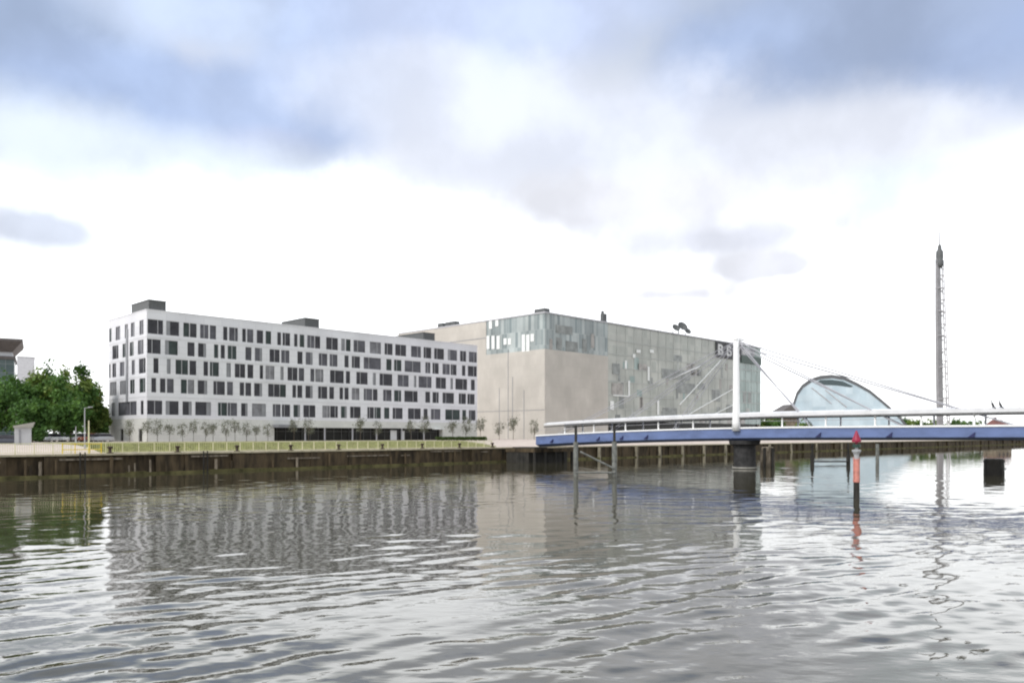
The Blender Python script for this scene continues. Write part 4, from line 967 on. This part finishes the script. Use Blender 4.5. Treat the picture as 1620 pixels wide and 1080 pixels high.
# ------------------------------------------------------------------ left: office, block, kiosk, lamps, cars
LY = 165.0
t = thing('flat_roofed_office', at(-20, LY, 3.8), rad(31), 'glazed office with a wide flaring flat roof at the left edge', 'office building')
lm = LY/F*0.84
def lx(px): return (px+20)*lm
z1, z2, z3, z4 = [zat(y, LY)-3.8 for y in (535, 555, 562, 567)]
b = MB(); b.box(lx(-90), lx(23), 0, 14, 0, z4); b.build('wall', 'teal', t)
b = MB(); b.box(lx(-92), lx(25), -0.4, 14.4, z4, z3); b.build('cornice', 'brownroof', t)
b = MB(); b.box(lx(-88), lx(20), 0.3, 13.7, z3, z2); b.build('clerestory_wall', 'palewall', t)
b = MB(); b.loft([[Vector((lx(-90), -0.2, z2)), Vector((lx(20), -0.2, z2)), Vector((lx(20), 14.2, z2)), Vector((lx(-90), 14.2, z2))], [Vector((lx(-110), -2.2, z1-0.5)), Vector((lx(36), -2.2, z1-0.5)), Vector((lx(36), 16.2, z1-0.5)), Vector((lx(-110), 16.2, z1-0.5))], [Vector((lx(-110), -2.2, z1)), Vector((lx(37), -2.2, z1)), Vector((lx(37), 16.2, z1)), Vector((lx(-110), 16.2, z1))]]); b.build('roof', 'brownroof', t)
t = thing('pale_block', at(41, 240, 3.8), rad(31), 'plain pale grey building block behind the trees', 'building')
b = MB(); q = 240/F*0.85; b.box(-14*q, 14*q, 0, 8, 0, zat(565, 240)-3.8); b.build('wall', 'palewall', t)
b = MB(); b.box(-14.4*q, 14.4*q, -0.1, 8.1, zat(565, 240)-3.8, zat(564, 240)-3.8); b.build('roof', 'roof', t)
KY = 108.0; k0 = at(36, KY, 3.55)
t = thing('quay_kiosk', k0, 0.52, 'small pale grey kiosk with a slanted roof on the quay', 'kiosk')
q = KY/F*0.86; hh = zat(676, KY)-3.55
b = MB(); b.box(-13*q, 13*q, 0, 2.2, 0, hh); b.build('wall', 'kiosk', t)
b = MB(); b.loft([[Vector((-15*q, -0.3, hh)), Vector((15*q, -0.3, hh+0.002)), Vector((19*q, -0.3, hh+0.75)), Vector((-15*q, -0.3, hh+0.22))], [Vector((-15*q, 2.5, hh)), Vector((15*q, 2.5, hh+0.002)), Vector((19*q, 2.5, hh+0.75)), Vector((-15*q, 2.5, hh+0.22))]]); b.build('roof', 'concrete', t)
b = MB(); b.box(-6*q, -3*q, -0.06, -0.003, 0.2, hh-0.3); b.build('door', 'greypanel', t)
def lamp(px, Y, z0, ytop, m_, label, r=0.07, arm=True):
    t = thing('lamp_post', at(px, Y, z0), 0.4, label, 'lamp post', 'lamp posts near the green trees'); h = zat(ytop, Y)-z0
    b = MB(); b.lathe([(r*1.8, 0), (r*1.8, 0.7), (r, 0.8), (r*0.7, h)], 10); b.build('post', m_, t)
    if arm:
        b = MB(); b.tube((0, 0, h-0.05), (0.5, 0, h+0.08), r*0.5, n=6); b.build('arm', m_, t)
        b = MB(); b.loft([[Vector((0.4, -0.12, h+0.02)), Vector((0.95, -0.08, h+0.10)), Vector((0.95, 0.08, h+0.10)), Vector((0.4, 0.12, h+0.02))], [Vector((0.4, -0.10, h+0.16)), Vector((0.95, -0.06, h+0.18)), Vector((0.95, 0.06, h+0.18)), Vector((0.4, 0.10, h+0.16))]]); b.build('lantern', 'frame', t)
lamp(134, 104, 3.2, 645, 'frame', 'tall pale grey lamp post right of the trees')
lamp(140.5, 100, 2.75, 665, 'fence', 'shorter cream lamp post beside the tall grey one', 0.10, False)
lamp(120, 118, 3.6, 674, 'frame', 'short grey post among the parked cars', 0.07, False)
def car(loc, rz, paint, label, proto=None):
    t = thing('parked_car', loc, rz, label, 'car', 'cars parked under the trees')
    pr = [(-0.82, 0.25), (0.82, 0.25)]
    def rg(x, w0, z0, w1, z1): return [Vector((x, -w0, z0)), Vector((x, w0, z0)), Vector((x, w0*1.02, (z0+z1)/2)), Vector((x, w1, z1)), Vector((x, -w1, z1)), Vector((x, -w0*1.02, (z0+z1)/2))]
    b = MB(); b.loft([rg(-2.1, 0.72, 0.35, 0.66, 0.62), rg(-1.95, 0.84, 0.26, 0.78, 0.80), rg(-0.9, 0.88, 0.24, 0.82, 0.93), rg(0.6, 0.88, 0.24, 0.82, 0.95), rg(1.9, 0.86, 0.26, 0.8, 0.9), rg(2.1, 0.76, 0.35, 0.7, 0.6)])
    b.loft([rg(-0.75, 0.70, 1.40, 0.66, 1.45), rg(0.2, 0.72, 1.42, 0.68, 1.5), rg(1.35, 0.70, 1.38, 0.64, 1.44)])
    b.build('body', paint, t, bevel=0.03)
    b = MB(); b.loft([rg(-1.25, 0.80, 0.90, 0.79, 0.93), rg(-0.72, 0.79, 0.92, 0.68, 1.41), rg(1.32, 0.79, 0.93, 0.66, 1.40), rg(1.85, 0.80, 0.88, 0.78, 0.92)]); b.build('windows', 'pane', t)
    for x_ in (-1.3, 1.3):
        for y_ in (-0.86, 0.68):
            b = MB(); b.tube((x_, y_, 0.32), (x_, y_+0.18, 0.32), 0.32, n=12); wh = b.build('wheel', 'rubber', t)
            b = MB(); b.tube((x_, y_-0.01, 0.32), (x_, y_+0.19, 0.32), 0.19, n=10); b.build('rim', 'frame', wh)
    for y_ in (-0.6, 0.45):
        b = MB(); b.box(-2.12, -1.98, y_, y_+0.18, 0.56, 0.70); b.build('headlight', 'lamp', t)
for px, pm_, lab in ((63, 'carsilver', 'silver parked car next to the kiosk'), (80, 'carwhite', 'white parked car, leftmost white one'), (101, 'carwhite', 'white parked car in the middle of the row'), (118, 'carwhite', 'white parked car left of the tall lamp post'), (127, 'carsilver', 'silver parked car behind the tall lamp post'), (144, 'carred', 'dull red parked car right of the lamp posts'), (160, 'carsilver', 'silver parked car nearest the hotel gable')):
    car(at(px, 138, 3.83), R.uniform(1.0, 1.4), pm_, lab)
car(at(8, 112, 3.58), 0.2, 'cardark', 'dark blue parked car left of the kiosk')

S.view_settings.view_transform = 'Standard'; S.view_settings.look = 'None'; S.view_settings.exposure = 0; S.view_settings.gamma = 1
S.render.engine = 'CYCLES'; S.cycles.filter_width = 2.1
S.cycles.max_bounces = 6; S.cycles.diffuse_bounces = 3; S.cycles.glossy_bounces = 4; S.cycles.caustics_reflective = False; S.cycles.caustics_refractive = False
